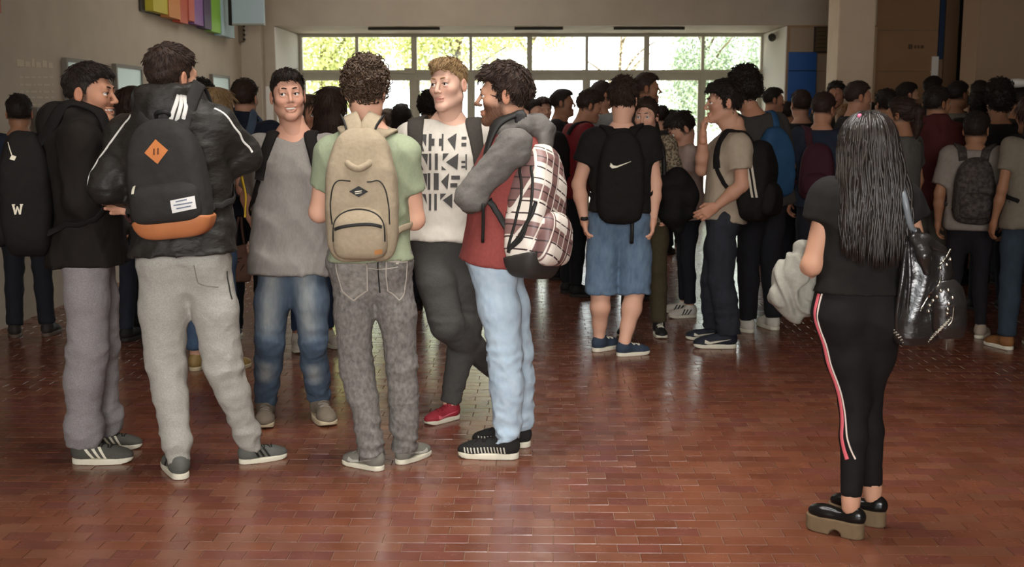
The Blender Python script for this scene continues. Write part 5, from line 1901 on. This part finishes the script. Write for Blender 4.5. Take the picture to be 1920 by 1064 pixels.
# long hair: draped strands
rs = np.random.RandomState(5)
hs_, hc, Rh = P7['hs'], P7['hc'], P7['Rh']
n_s, m_s = 620, 16
ang = rs.uniform(-math.pi * .62, math.pi * .62, n_s)           # 0 = straight back
th_ = rs.uniform(.15, 1.1, n_s)
L_ = rs.uniform(.33, .47, n_s) * (1 - .18 * np.abs(ang) / 2)
path = np.zeros((n_s, m_s, 3))
wob, wph = rs.uniform(.002, .008, n_s), rs.uniform(0, 6.28, n_s)
depth = rs.uniform(-.006, .012, n_s)
for k in range(m_s):
    u = k / (m_s - 1)
    # first third follows the skull, then falls
    tcur = th_ + (1.62 - th_) * min(u / .3, 1)
    rx, ry, rz = .0915 + depth, .112 + depth, .104 + depth
    x = np.sin(tcur) * np.sin(ang) * rx
    y = -.014 - np.sin(tcur) * np.cos(ang) * ry
    z = .036 + np.cos(tcur) * rz
    v = max(0, (u - .3) / .7)
    spread_ = 1 + .28 * math.sin(min(v * 1.6, 1.5))
    path[:, k, 0] = x * spread_ + wob * np.sin(v * 9 + wph) * (v > 0)
    path[:, k, 1] = y - v * .035 - .015 * math.sin(v * 3.1) + np.where(np.abs(ang) > 1.2, v * -.05, 0)
    path[:, k, 2] = z - v * L_
V, Q = sweep((path.reshape(-1, 3) @ Rh.T * hs_ + hc).reshape(n_s, m_s, 3), .0052 * np.concatenate([np.full(12, 1.0), [.9, .75, .5, .2]]), 4)
ob = add_obj('hair_strands', np_mesh('hair_strands', V, Q), M('hair_glossy_black', '1a1513', .4, '2e2621', 60., .4, spec=.45), P7['root'])
o = bpy.data.objects.new('hair_clip', None)
bpy.data.objects.remove(o)
V, Q = sphere_mesh('x', .009, 8, 6)
add_obj('hair_clip', np_mesh('hair_clip', V + (at(1612, 218, Y0 - .02) - base), Q), M('clip_pink', 'd87090', .3), P7['root'])
# shoe buckle bows are part of the shoe meshes; studs
for n_ in 'LR':
    pass
# leather backpack with studs, hung from the right shoulder
c_leather = M('leather_black', '1c1a19', .24, '262321', 9., .5, bump=.5, bs=22, spec=.7)
c_metal = M('stud_metal', 'b8b4a8', .25, metal=1.0)
b0 = at(1722, 425, Y0 - .06)
bag = empty('leather_backpack', b0, 'black leather backpack with metal studs hanging from the woman\'s right shoulder', 'backpack')
fold_n = snoise(88, 6, 6)
bpx = lambda x, y, dd=0: at(x, y, Y0 - .06 + dd) - b0
zt_, zb_ = bpx(1720, 432)[2], bpx(1725, 645)[2]
tt_ = np.array([0, .03, .08, .15, .23, .31, .37, .40]) * (zt_ - zb_) / .40
mpx = 1 / (F / (Y0 - .06))
cxs = (np.array([1706, 1716, 1732, 1736, 1733, 1729, 1727, 1726]) - 1722) * mpx
aas = np.array([12, 26, 44, 52, 57, 59, 55, 44]) * mpx
s = S()
s.loft(A(0, 0, zt_), A(0, 0, -1), A(1, 0, 0), A(1, 0, 0), tt_, aas, np.array([.03, .05, .07, .078, .082, .085, .08, .06]), xo=cxs, k=.03, p=2.8)
V, Q = s.build(.006, lambda x, y, z: .005 * fold_n(x, y, z * .35) + .0045 * np.sin(x * 90 + 3 * np.sin(z * 11)) * np.clip((z - zb_ - .05) / .2, 0, 1))
add_obj('body', np_mesh('body', V, Q), c_leather, bag)
bbv = bvh_of(V, Q)
# front pocket panel, set to the right
s = S()
pc_ = bpx(1757, 575)
s.loft(pc_ + A(0, -.075, .105), A(.10, 0, -1), A(1, 0, 0), A(1, 0, 0), [0, .03, .09, .16, .20], [.030, .050, .058, .056, .042], [.022, .036, .044, .042, .026], k=.02, p=2.8)
V, Q = s.build(.006, lambda x, y, z: .003 * fold_n(x, y, z))
add_obj('front_pocket', np_mesh('front_pocket', V, Q), c_leather, bag)
pbv = bvh_of(V, Q)
# flap folded over the mouth of the bag
s = S()
s.chain([bpx(1704, 440, -.02), bpx(1735, 452, -.055), bpx(1768, 470, -.05)], [.014, .020, .016], k=.02)
s.chain([bpx(1712, 448, -.06), bpx(1732, 480, -.085), bpx(1738, 510, -.085)], [.014, .022, .014], k=.03)
V, Q = s.build(.006, lambda x, y, z: .002 * fold_n(x, y, z))
add_obj('flap', np_mesh('flap', V, Q), c_leather, bag)
sv_, sq_ = sphere_mesh('x', .0065, 8, 6)
stud_me = np_mesh('stud', sv_, sq_)
stud_me.materials.append(c_metal)
ssv, ssq = sphere_mesh('x', .0036, 6, 4)
stud_s = np_mesh('stud', ssv, ssq)
stud_s.materials.append(c_metal)
def stud(px, py, me):
    o_ = at(px, py, Y0 - .5) - b0
    d_ = nrm(at(px, py, Y0) - C0)
    hit = None
    for bv_ in (pbv, bbv):
        h_ = bv_.ray_cast(Vector(o_), Vector(d_), 1.2)
        if h_[0] is not None and (hit is None or h_[3] < hit[3]):
            hit = h_
    if hit:
        ob_ = bpy.data.objects.new('stud', me)
        ob_.location = hit[0] + hit[1] * .001
        ob_.parent = bag
        COL.objects.link(ob_)
for (x, y) in ((1757, 557), (1750, 564), (1744, 573), (1741, 584), (1764, 546), (1778, 545), (1786, 559), (1779, 570), (1777, 580), (1776, 588), (1786, 478), (1788, 510), (1763, 503), (1768, 490), (1775, 497), (1781, 487)):
    stud(x, y, stud_me)
for r_ in range(5):
    for c_ in range(8):
        stud(1741 + c_ * 4.6 + r_ * 2.4, 641 - c_ * 4.4 + r_ * 1.5 - r_ * 5, stud_s)
for r_ in range(3):
    for c_ in range(6):
        stud(1669 + c_ * 4 + r_ * 2, 610 + c_ * 4.5 + r_ * 5, stud_s)
def on_bag(pts):
    out_ = []
    for (x, y) in pts:
        o_ = at(x, y, Y0 - .5) - b0
        h_ = None
        for bv_ in (pbv, bbv):
            g_ = bv_.ray_cast(Vector(o_), Vector(nrm(at(x, y, Y0) - C0)), 1.2)
            if g_[0] is not None and (h_ is None or g_[3] < h_[3]): h_ = g_
        out_.append(np.array(h_[0]) if h_ else at(x, y, Y0 - .1) - b0)
    return out_
for pts in (((1765, 520), (1760, 535), (1742, 555), (1725, 584)), ((1783, 468), (1775, 482), (1762, 497)), ((1789, 575), (1786, 600), (1778, 612))):
    ribbon('zip', bbv, on_bag(pts), .007, c_metal, bag, off=.012, thick=.002, n=16, snap=False)
tube('shoulder_strap', [at(1688, 345, Y0 - .06) - b0, at(1697, 378, Y0 - .115) - b0, at(1706, 420, Y0 - .11) - b0, at(1716, 438, Y0 - .08) - b0], .011, M('strap_silver_grey', '6e7276', .3), bag, 14, 8)
tube('shoulder_strap', [at(1688, 345, Y0 - .06) - b0, at(1698, 342, Y0 + .04) - b0, at(1712, 380, Y0 + .1) - b0, at(1722, 440, Y0 + .02) - b0], .011, c_leather, bag, 14, 8)
for dx in (0, 14):
    tube('long_strap', [at(1700 + dx * .2, 450, Y0 - .1) - b0, at(1692 + dx, 520, Y0 - .13) - b0, at(1682 + dx * 1.3, 590, Y0 - .12) - b0, at(1684 + dx * 1.2, 640, Y0 - .1) - b0], .008, c_leather, bag, 14, 8)
tube('tassel', [at(1776, 620, Y0 - .05) - b0, at(1775, 640, Y0 - .05) - b0, at(1774, 656, Y0 - .05) - b0], .003, M('tassel_cord', '5a5148', .7), bag, 8, 5)
# pale grey jacket over her left forearm
j0 = at(1494, 500, Y0 + .08)
s = S()
jp = lambda x, y, d=0: at(x, y, Y0 + .08 + d) - j0
s.chain([jp(1502, 468), jp(1482, 520), jp(1476, 560), jp(1492, 582)], [.025, .048, .048, .026], k=.05)
s.chain([jp(1506, 470), jp(1510, 520), jp(1510, 560), jp(1496, 584)], [.02, .04, .036, .022], k=.05)
s.cap(jp(1470, 545), jp(1466, 552), .018, .014, k=.05)
fn_ = snoise(31, 9, 5)
V, Q = s.build(.006, lambda x, y, z: .007 * np.sin(x * 85 + 30 * z + 2 * fn_(x, y, z)) + .003 * fn_(x, y, z))
jk = add_obj('draped_jacket', np_mesh('draped_jacket', V, Q), M('jacket_pale_grey', '77746a', .9, '858278', 50., .5, bump=.15, bs=160), None, j0)
props(jk, 'pale grey folded jacket hanging over the woman\'s left forearm', 'jacket')
# ================================================================== MIDDLE GROUND
c_navy = M('cloth_navy', '1c2230', .9, '232a39', 20., .5, bump=.1, bs=120, attr=False)
def cl(c, c2=None, r=.9, sc=40.):
    return M('cloth_' + c, c, r, c2 or c, sc, .5, bump=.1, bs=140)
def jn(c, c2):
    return M('denim_' + c, c, .9, c2, 40., .6, bump=.15, bs=200, attr=True, stretch=(1, 1, .35))
s_black = dict(upper=M('shoe_black', '1d1b1a', .7), sole=M('sole_dark', '2c2825', .7))
s_blackw = dict(upper=M('shoe_black', '1d1b1a', .7), sole=c_white, laces=c_white)
s_white = dict(upper=M('shoe_white', 'c9c2b5', .7), sole=c_white, laces=c_white)
# man in denim shorts
fl, fr = foot((1112, 661), (1162, 650)), foot((1155, 669), (1219, 663))
Y0 = gnd(1160, 661)[1]
p = pj(Y0)
J = dict(s=1.0, ftR=fr, ftL=fl, pel=p(1161, 392), neck=p(1166, 238, .02), shL=p(1110, 262, .0), shR=p(1216, 258, .0), elL=p(1085, 346, .02), wrL=p(1095, 412, -.02), elR=p(1228, 345, .02), wrR=p(1224, 412, -.02),
         hipL=p(1134, 408), hipR=p(1188, 408), knL=p(1126, 548, .0), knR=p(1190, 548, .0))
PS1 = person('man in a black T-shirt and rolled denim shorts seen from behind, navy canvas shoes', J, dict(c=p(1169, 188, .02), phi=14, pitch=6, s=1.03), sk_light, dict(style='thick', mat=hr_dkbrown, seed=9, dens=1.4),
             dict(mat=c_btee, sleeve='short', hem=.02, grow=.014, wide=1.05, slr=.022, slen=.5, fold=.005, arm=1.0, label='black T-shirt'),
             dict(kind='shorts', hemz=.375, mat=jn('4d6178', '6b7f92'), r=(.098, .092, .09), fold=.006, butt=1.06, pelvis=1.1, label='mid blue denim shorts'),
             dict(upper=M('canvas_navy', '2f3947', .8), sole=c_white, laces=c_white), q=0, hands={'L': dict(lat=A(0, 1, 0)), 'R': dict(lat=A(0, 1, 0))}, face=dict(scalp=.75, back=1), seed=110)
B = backpack(PS1, 'flat black backpack with a white tick on the man in denim shorts', .30, .56, .13, c_black, c_black, drop=-.02, out=.01, q=0, seed=11, pocket=False)
tick_lo = [(-.055, -.012), (-.04, -.024), (-.015, -.02), (.03, .0), (.07, .018)]
tick_hi = [(-.05, .01), (-.035, -.006), (-.012, -.008), (.03, .006), (.07, .0205)]
decal('tick_mark', B['bvh'], A(.02, .4, -.20), lx, lz, [[tick_lo[i], tick_lo[i + 1], tick_hi[i + 1], tick_hi[i]] for i in range(4)], c_white, B['root'], off=.004, step=.02)
tube('hanging_strap', [A(-.07, .06, -.52), A(-.075, .07, -.6), A(-.075, .05, -.68)], .012, c_blackr, B['root'], 8, 6)
tube('wristband', [at(1090, 410, Y0 - .05) - PS1['base'], at(1096, 411, Y0 - .06) - PS1['base'], at(1101, 410, Y0 - .05) - PS1['base']], .012, c_blackr, PS1['root'], 6, 6)

# man in beige T-shirt with hand to his mouth
fl, fr = foot((1383, 653), (1297, 652)), foot((1352, 638), (1283, 636))
Y0 = gnd(1340, 647)[1]
p = pj(Y0)
J = dict(s=1.0, ftR=fr, ftL=fl, pel=p(1355, 395), neck=p(1378, 246, .0), shL=p(1386, 272, -.17), shR=p(1368, 264, .17), elL=p(1391, 348, -.22), wrL=p(1342, 388, -.20), elR=p(1316, 318, .10), wrR=p(1318, 256, -.0),
         hipL=p(1353, 410, -.09), hipR=p(1357, 410, .09), knL=p(1352, 525, -.09), knR=p(1336, 522, .08))
PS2 = person('man in a beige T-shirt in profile with one hand raised to his mouth', J, dict(c=p(1357, 193, .0), phi=-96, pitch=2, s=1.03), sk_mid, dict(style='thick', mat=hr_black, seed=10),
             dict(mat=cl('a3937f', '998a77'), sleeve='short', hem=.06, grow=.012, wide=1.0, slr=.024, slen=.62, fold=.005, label='beige T-shirt'),
             dict(mat=jn('23252b', '2f3138'), r=(.094, .082, .070), fold=.005, label='dark grey jeans'),
             dict(upper=M('shoe_navy_black', '1f222b', .7), sole=c_white, deco='swoosh', decomat=c_white), q=0,
             hands={'R': dict(fwd=A(-.05, 0, 1), nml=A(.9, 0, .2), lat=A(0, 1, 0), curl=.7), 'L': dict(fwd=A(-.8, 0, -.5), nml=A(0, 1, 0), lat=A(0, 0, 1), curl=.4)}, face=dict(scalp=.85, nose=1.1), seed=120)
B = backpack(PS2, 'black backpack with three white stripes on the man in the beige T-shirt', .30, .52, .2, c_black, c_black, drop=.0, out=-.04, q=0, seed=12, tilt=-6, yaw=-30, shift=-.05, sides='L', fold=.004)
Rm = B['Rm']
camx = nrm(Rm.T @ A(1, 0, 0)); camz = nrm(Rm.T @ A(0, 0, 1))
oo = Rm.T @ (at(1416, 335, Y0 - .5) - PS2['base'] - B['org'])
for k in range(3):
    u = -.028 + k * .024
    decal('stripe', B['bvh'], oo, camx, camz, [[(u + .03, -.13), (u + .043, -.13), (u + .006, .12), (u - .007, .12)]], M('stripe_dim', 'b5ad9c', .7), B['root'], off=.004, step=.02)

# ------------------------------------------------------------------ generic figures by head position
def gp(label, px, top_py, Y, phi, hphi=None, style='short', hm=None, skin=None, top=None, bot=None, shoes=None, arms='down', fem=False, q=2, pitch=0, roll=0,
       bx=0., pack=None, face=None, group=None, twist=0, hs=None, lean=0.02, hands=None, dens=1, seed=None, hairlab=None):
    t_ = at(px, top_py, Y)
    if Y > 9.4: q = 2
    hgt = dict(thick=.03, curly=.03, afro=.06, quiff=.028, fade=.02, short=.02).get(style, .016)
    Hh = t_[2] - hgt
    f, r = face_dir(phi)
    base = A(t_[0], Y, 0) + A(bx, 0, 0) - f * .03
    s_ = Hh / 1.75
    J = gen_joints(base, Hh, phi, arms, fem, twist=twist, lean=lean)
    hs = hs or (.97 if fem else 1.0) * (.85 + .15 * s_)
    hphi = phi if hphi is None else hphi
    hf, _ = face_dir(hphi)
    c = A(t_[0], Y, Hh - .118 * hs) + hf * .01
    if bx:
        for k_ in ('neck', 'shR', 'shL', 'elR', 'elL', 'wrR', 'wrL'):
            w_ = dict(ne=.75, sh=.5, el=.3, wr=.2)[k_[:2]]
            J[k_] = J[k_] - A(bx * w_, 0, 0)
    if pitch:
        c = c + hf * .05 * math.sin(R(pitch)) - A(0, 0, .0)
    fc = dict(ears=0 if style in ('long', 'bob') else 1, scalp=.8)
    fc.update(face or {})
    sd_ = seed if seed is not None else int(px * 7 + top_py) % 997
    tp = dict(mat=cl('2a2725', '221f1e'), sleeve='short', grow=.012, fold=.005)
    tp.update(top or {})
    if pack: tp['bvh'] = 1
    bt = dict(mat=jn('20222a', '2a2d36'), r=(.086, .068, .058))
    if fem: bt.update(r=(.085, .062, .048), pelvis=1.05)
    bt.update(bot or {})
    P_ = person(label, J, dict(c=c, phi=hphi, pitch=pitch, roll=roll, s=hs), skin or sk_mid, dict(style=style, mat=hm or hr_black, seed=1 + sd_ % 2 if q < 2 else 1, dens=dens, label=hairlab), tp, bt, shoes or s_black, q=q,
                face=fc, group=group, fem=fem, hands=hands if hands is not None else ({'R': None, 'L': None} if arms == 'pocket' else {}), seed=sd_)
    if pack:
        pk_ = dict(w=.30, h=.45, d=.16, mat=c_black, q=1, drop=.03, seed=sd_)
        pk_.update(pack)
        lab = pk_.pop('label')
        P_['pack'] = backpack(P_, lab, **pk_)
    return P_

L_ = dict(sleeve='long', slr=.018, grow=.016)
# tall man seen from behind with the blue rucksack
gp('tall man in a charcoal T-shirt seen from behind with a tall shock of hair', 1400, 122, 8.1, -28, -20, 'afro', hr_black, sk_tan, dict(mat=cl('37332f', '3d3935'), wide=1.12, slr=.024, slen=.7), dict(mat=jn('17161a', '1e1d22'), r=(.09, .075, .062)),
   s_white, q=1, bx=.12, pitch=6, pack=dict(label='blue rucksack on the tall man in the charcoal T-shirt', mat=M('rucksack_blue', '20405f', .7, '284c6c', 12., .5), w=.28, h=.48, d=.15, drop=.05, pocket=False, sides='R'))
# woman in patterned jacket facing us
c_camo = M('cloth_spotted', '8d7f68', .9, '4a3f33', 70., .12, bump=.1, bs=120)
gp('young woman facing us in a spotted tan jacket with her dark hair tied back', 1213, 182, 7.9, 190, 200, 'pony', hr_dkbrown, sk_light, dict(mat=c_camo, name='jacket', **L_), dict(mat=cl('3d3524', '463d2a'), r=(.09, .07, .06)), s_blackw, ('phone', 'pocket'), True, q=1, pitch=4,
   face=dict(eyes=1, scalp=.5))
# dark bag on her arm
hb = empty('shoulder_bag', at(1268, 420, 7.75), 'bulging black bag hanging beside the woman in the spotted jacket', 'bag')
s = S()
bp_ = lambda x, y, d=0: at(x, y, 7.75 + d) - at(1268, 420, 7.75)
s.chain([bp_(1248, 345), bp_(1272, 340), bp_(1290, 365), bp_(1296, 400)], [.06, .07, .06, .035], k=.06)
s.chain([bp_(1258, 350), bp_(1262, 400), bp_(1270, 428)], [.07, .085, .04], k=.06)
n_ = snoise(5, 8, 5)
V, Q = s.build(.010, lambda x, y, z: .006 * n_(x, y, z))
add_obj('body', np_mesh('body', V, Q), c_black, hb)
tube('strap', [bp_(1246, 345), bp_(1244, 290), bp_(1236, 262, .05)], .016, c_blackr, hb, 10, 6)
# red jacket
gp('young man in a red jacket with a white collar looking down', 1100, 165, 9.7, 70, 78, 'thick', hr_dkbrown, sk_tan, dict(mat=M('cloth_red', '7d1f24', .85, '6e1a20', 20., .5), name='jacket', hi_collar=0, **L_), dict(mat=jn('17181c', '1f2026')), s_black, 'pocket', q=1, pitch=16, bx=-.08,
   pack=dict(label='dark backpack on the young man in the red jacket', w=.3, h=.45, d=.17, sides='R'))
gp('man in a black V-neck in profile against the window', 1053, 165, 10.7, 100, 95, 'fade', hr_black, sk_dark, dict(mat=cl('1b1918', '211f1d'), neckr=(.08, .09, .08)), None, None, 'down', q=1, pitch=-2)
gp('young man facing us at the window beside the grey hood', 1018, 179, 11.6, 165, 160, 'thick', hr_dkbrown, sk_light, dict(mat=cl('2a2a2e')), q=1)
gp('dark haired man partly hidden behind the grey hood, facing right', 996, 184, 11.0, 120, 120, 'short', hr_black, sk_light, dict(mat=cl('33302e')), q=1)
gp('man in a pale grey shirt behind the man in denim shorts', 1127, 150, 10.8, 50, 60, 'short', hr_dkbrown, sk_mid, dict(mat=cl('8b8a88', '7d7c7a'), **L_), q=1, bx=.08)
gp('tall man with a faded haircut in profile by the door', 1210, 134, 9.6, 80, 88, 'fade', hr_dkbrown, sk_dark, dict(mat=cl('3a3430')), q=1, face=dict(nose=1.4, scalp=.7))
gp('young man in a pale pink shirt bending his head to the left', 1288, 205, 8.7, -95, -100, 'thick', hr_black, sk_mid, dict(mat=cl('b09a90', 'a58f86')), dict(mat=jn('17181e', '1f2027'), r=(.08, .06, .05), up=.06, ankle=1), dict(upper=M('shoe_white', 'c9c2b5', .7), sole=c_white, deco='stripes', decomat=c_blackr), ('phone', 'phone'), q=1, pitch=32, lean=.05)
gp('distant person with curly hair in pink under the window', 1262, 206, 13.4, 170, 170, 'curly', hr_black, sk_mid, dict(mat=cl('b8969a')), q=2)
gp('distant dark haired person beside the woman in the spotted jacket', 1241, 196, 12.6, 10, 10, 'short', hr_black, sk_mid, q=2)
gp('distant man in profile right beside the blue door', 1449, 162, 12.0, 80, 85, 'fade', hr_black, sk_tan, dict(mat=cl('26282e')), q=1)
gp('distant dark haired person low in front of the blue door', 1477, 189, 12.6, 30, 30, 'short', hr_black, sk_tan, q=2)
# ================================================================== CROWD AT THE RIGHT
G = None
gp('man with his back to us and cropped hair in front of the blue door', 1503, 166, 9.9, -5, -5, 'short', hr_dkbrown, sk_mid, dict(mat=cl('1d1d20')), None, None, q=1)
gp('man in a navy shirt turned right, beside the long haired woman', 1543, 171, 8.9, 20, 40, 'short', hr_dkbrown, sk_tan, dict(mat=c_navy, collar=.5), dict(mat=jn('1a1a20', '22222a')), None, q=1, pitch=10,
   pack=dict(label='dark red trimmed backpack on the man in the navy shirt', mat=M('pack_wine', '3a1520', .8), w=.27, h=.42, d=.13, drop=.08, sides='L'))
gp('man in a dark cap-like fringe facing us beside the column', 1569, 149, 11.4, 195, 200, 'thick', hr_black, sk_tan, dict(mat=cl('2a2623')), q=1)
gp('middle-aged man with swept back hair in profile, in front of the column', 1608, 150, 9.5, 85, 82, 'short', hr_dkbrown, sk_tan, dict(mat=cl('231f1e'), collar=.52, **L_), q=1, face=dict(nose=1.3, scalp=.5))
gp('short person with light brown hair behind the long haired woman', 1588, 196, 10.6, 10, 10, 'bob', hr_blond, sk_mid, dict(mat=cl('2e2a28')), fem=True)
gp('dark haired man behind the long haired woman\'s right shoulder', 1663, 164, 10.1, -4, -10, 'thick', hr_black, sk_tan, dict(mat=cl('26221f')), q=1)
gp('dark haired woman with a pearl earring turned left, in a grey top', 1692, 181, 8.2, -40, -50, 'pony', hr_dkbrown, sk_dark, dict(mat=cl('4b4742', '57534d')), fem=True, q=1)
gp('man with a flat top of hair in profile right, far behind', 1700, 152, 11.4, 80, 82, 'fade', hr_black, sk_mid, dict(mat=cl('6b655f')), q=1)
gp('tallest dark head at the back, below the white notice', 1750, 141, 12.2, 60, 60, 'short', hr_black, sk_dark, dict(mat=cl('2b2623')), q=2)
PR = gp('man in a dark maroon hooded sweatshirt in profile right', 1757, 160, 8.75, 48, 66, 'short', hr_black, sk_dark, dict(mat=M('hoodie_wine', '4a1c1a', .9, '421817', 20., .5, bump=.12, bs=140), name='hoodie', hood=.046, hem=.14, **L_), dict(mat=jn('57524a', '625d54')), s_black, 'pocket', q=1)
gp('man with short hair seen past the maroon sweatshirt, grey shirt', 1797, 150, 10.9, 50, 60, 'short', hr_black, sk_dark, dict(mat=cl('6e6860', '5f5a53')), q=1)
gp('dark haired person in front of the far right column, turned away', 1838, 149, 11.3, 10, 10, 'short', hr_black, sk_dark, dict(mat=cl('1d1b1b')), q=2)
gp('dark bushy haired person behind the white shirted one', 1836, 168, 9.9, 0, 0, 'thick', hr_black, sk_dark, dict(mat=cl('211d1c')), q=2)
gp('person in a white shirt with dark hair and a black backpack', 1832, 206, 7.9, 22, 34, 'short', hr_black, sk_dark, dict(mat=cl('857c73', '7a7067'), wide=1.05, slen=.8, slr=.024), dict(mat=jn('141216', '1b181d'), r=(.085, .06, .045)), dict(upper=M('shoe_cream', '9b8c7c', .7), sole=c_white), q=1, fem=False,
   pack=dict(label='dark backpack with small print on the person in the white shirt', w=.27, h=.44, d=.15, yaw=14, mat=M('pack_print', '2a2422', .8, '4a423d', 40., .25)))
gp('person with a big round head of dark curls near the right edge', 1876, 149, 9.0, 0, 0, 'afro', hr_black, sk_dark, dict(mat=cl('1b1817')), q=1)
gp('dark haired person at the back right edge', 1910, 158, 10.4, 0, 0, 'short', hr_black, sk_dark, dict(mat=cl('241f1d')), q=2)
gp('woman with long chestnut hair at the right edge in a cream top and jeans', 1938, 178, 7.5, -8, -14, 'long', hr_red, sk_dark, dict(mat=cl('746c5e', '6b6356')), dict(mat=jn('27323c', '323e49'), r=(.09, .07, .062)), dict(upper=M('shoe_tan', '80552f', .7), sole=c_white), fem=True, q=1,
   pack=dict(label='dark slung bag on the woman with long chestnut hair', w=.26, h=.36, d=.13, drop=.14, sides='L', shift=.06))
gp('person seen between the maroon sweatshirt and the white shirt', 1800, 222, 10.4, 20, 20, 'bob', hr_black, sk_dark, dict(mat=cl('77706a', '4a4541', sc=60)), fem=True)
gp('dark figure beyond the far right crowd, left of the column', 1722, 196, 12.8, 0, 0, 'short', hr_black, sk_dark)
gp('dark figure deep in the crowd beside the column', 1632, 190, 12.6, 20, 20, 'short', hr_black, sk_dark)
# ================================================================== LEFT AND BEHIND THE GROUP
gp('man in dark clothes walking away at the left edge', 34, 174, 7.8, -14, -20, 'short', hr_black, sk_dark, dict(mat=c_navy, name='jacket', **L_), dict(mat=jn('16161b', '1d1d23')), dict(upper=M('shoe_brownblack', '2c2622', .7), sole=M('sole_brown', '57493d', .7)), q=1)
gp('dark haired woman with a maroon scarf between the two men at left', 246, 163, 7.6, 30, 20, 'bob', hr_dkbrown, sk_mid, dict(mat=M('cloth_maroon2', '5a2530', .9, '7a5a58', 30., .4), hi_collar=1, **L_), fem=True, q=1)
gp('second dark head close behind the glossy black jacket', 272, 164, 8.1, 0, 0, 'short', hr_black, sk_mid, dict(mat=cl('221f1e')), q=1)
gp('curly dark head showing past the ear of the man in joggers', 376, 148, 8.8, 20, 20, 'curly', hr_black, sk_mid, dict(mat=cl('26221f')), q=1)
gp('young woman with light brown hair, white top and blue jeans behind the joggers', 404, 165, 6.75, 12, 22, 'long', hr_lblond, sk_light, dict(mat=cl('a39c93', '968f86'), hem=.0), dict(mat=jn('3c4f68', '4b5f78'), r=(.088, .066, .062), up=.10, ankle=1), dict(upper=M('shoe_gold', '8f7648', .5), sole=M('sole_cream', 'b8a888', .7)), 'phone', True, q=1, bx=-.06)
gp('young man seen from behind in a navy polo neck, left of the smiling man', 457, 145, 7.7, 2, 8, 'short', hr_dkbrown, sk_mid, dict(mat=c_navy, hi_collar=1, name='jumper', **L_), dict(mat=jn('1d2028', '262a33')), s_blackw, q=1,
   pack=dict(label='slate blue backpack on the young man in the navy polo neck', mat=M('pack_slate', '4a5a6c', .8, '55667a', 20., .5), w=.28, h=.42, d=.14))
gp('woman with long straight dark hair between the smiling man and the curly haired man', 620, 163, 6.95, 0, 6, 'long', hr_dkbrown, sk_light, dict(mat=cl('3a3a44')), dict(mat=jn('26374f', '33455e'), r=(.085, .064, .052), up=.14, ankle=1), s_white, fem=True, q=1)
gp('young woman with brown hair half hidden behind the smiling man', 579, 178, 7.4, 150, 140, 'bob', hr_brown, sk_tan, dict(mat=cl('a07a68')), dict(mat=jn('2a3a54', '374863'), up=.1, ankle=1), s_white, fem=True, q=1)
gp('small distant person facing left under the second window', 727, 204, 12.2, -120, -120, 'bob', hr_brown, sk_mid, dict(mat=cl('4a4038')), fem=True, q=2)
gp('distant person with rounded black hair under the second window', 752, 195, 11.2, 0, 0, 'bob', hr_black, sk_mid, dict(mat=cl('2a2725')), fem=True, q=2)
gp('dark hooded figure behind the fair haired man', 806, 168, 9.0, 0, 10, 'curly', hr_black, sk_dark, dict(mat=cl('1f211e'), hood=.045, **L_), q=1)
# tote bag held by the young man in navy
tb_ = empty('tote_bag', at(452, 530, 7.45), 'dusty pink tote bag with a dark scrawl behind the grey joggers', 'bag')
x0 = lambda x, y, d=0: at(x, y, 7.45 + d) - at(452, 530, 7.45)
s = S()
s.loft(x0(450, 528), A(0, 0, 1), A(1, 0, 0), A(1, 0, 0), [0, .05, .15, .24], [.065, .075, .07, .06], [.03, .04, .03, .012], k=.02, p=3)
V, Q = s.build(.009, cloth_disp(9, .005, .6, 9))
add_obj('body', np_mesh('body', V, Q), M('tote_pink', '8a6a5c', .9, '7d5f52', 30., .5), tb_)
tv = bvh_of(V, Q)
for qd_ in ([(-.03, .02), (.02, .03), (.02, .036), (-.03, .026)], [(.01, -.05), (.035, -.01), (.03, -.008), (.004, -.048)], [(-.03, .0), (.0, .005), (.0, .012), (-.03, .007)]):
    decal('scrawl', tv, A(0, -.2, .13), A(1, 0, 0), A(0, 0, 1), [qd_], M('scrawl_dark', '3a2a26', .8), tb_, off=.003)
for dx in (-.03, .03):
    tube('handle', [A(dx, 0, .24), A(dx * .6, 0, .34), A(dx * .3, .03, .42)], .008, M('tote_handle', '6e5348', .9), tb_, 8, 6)
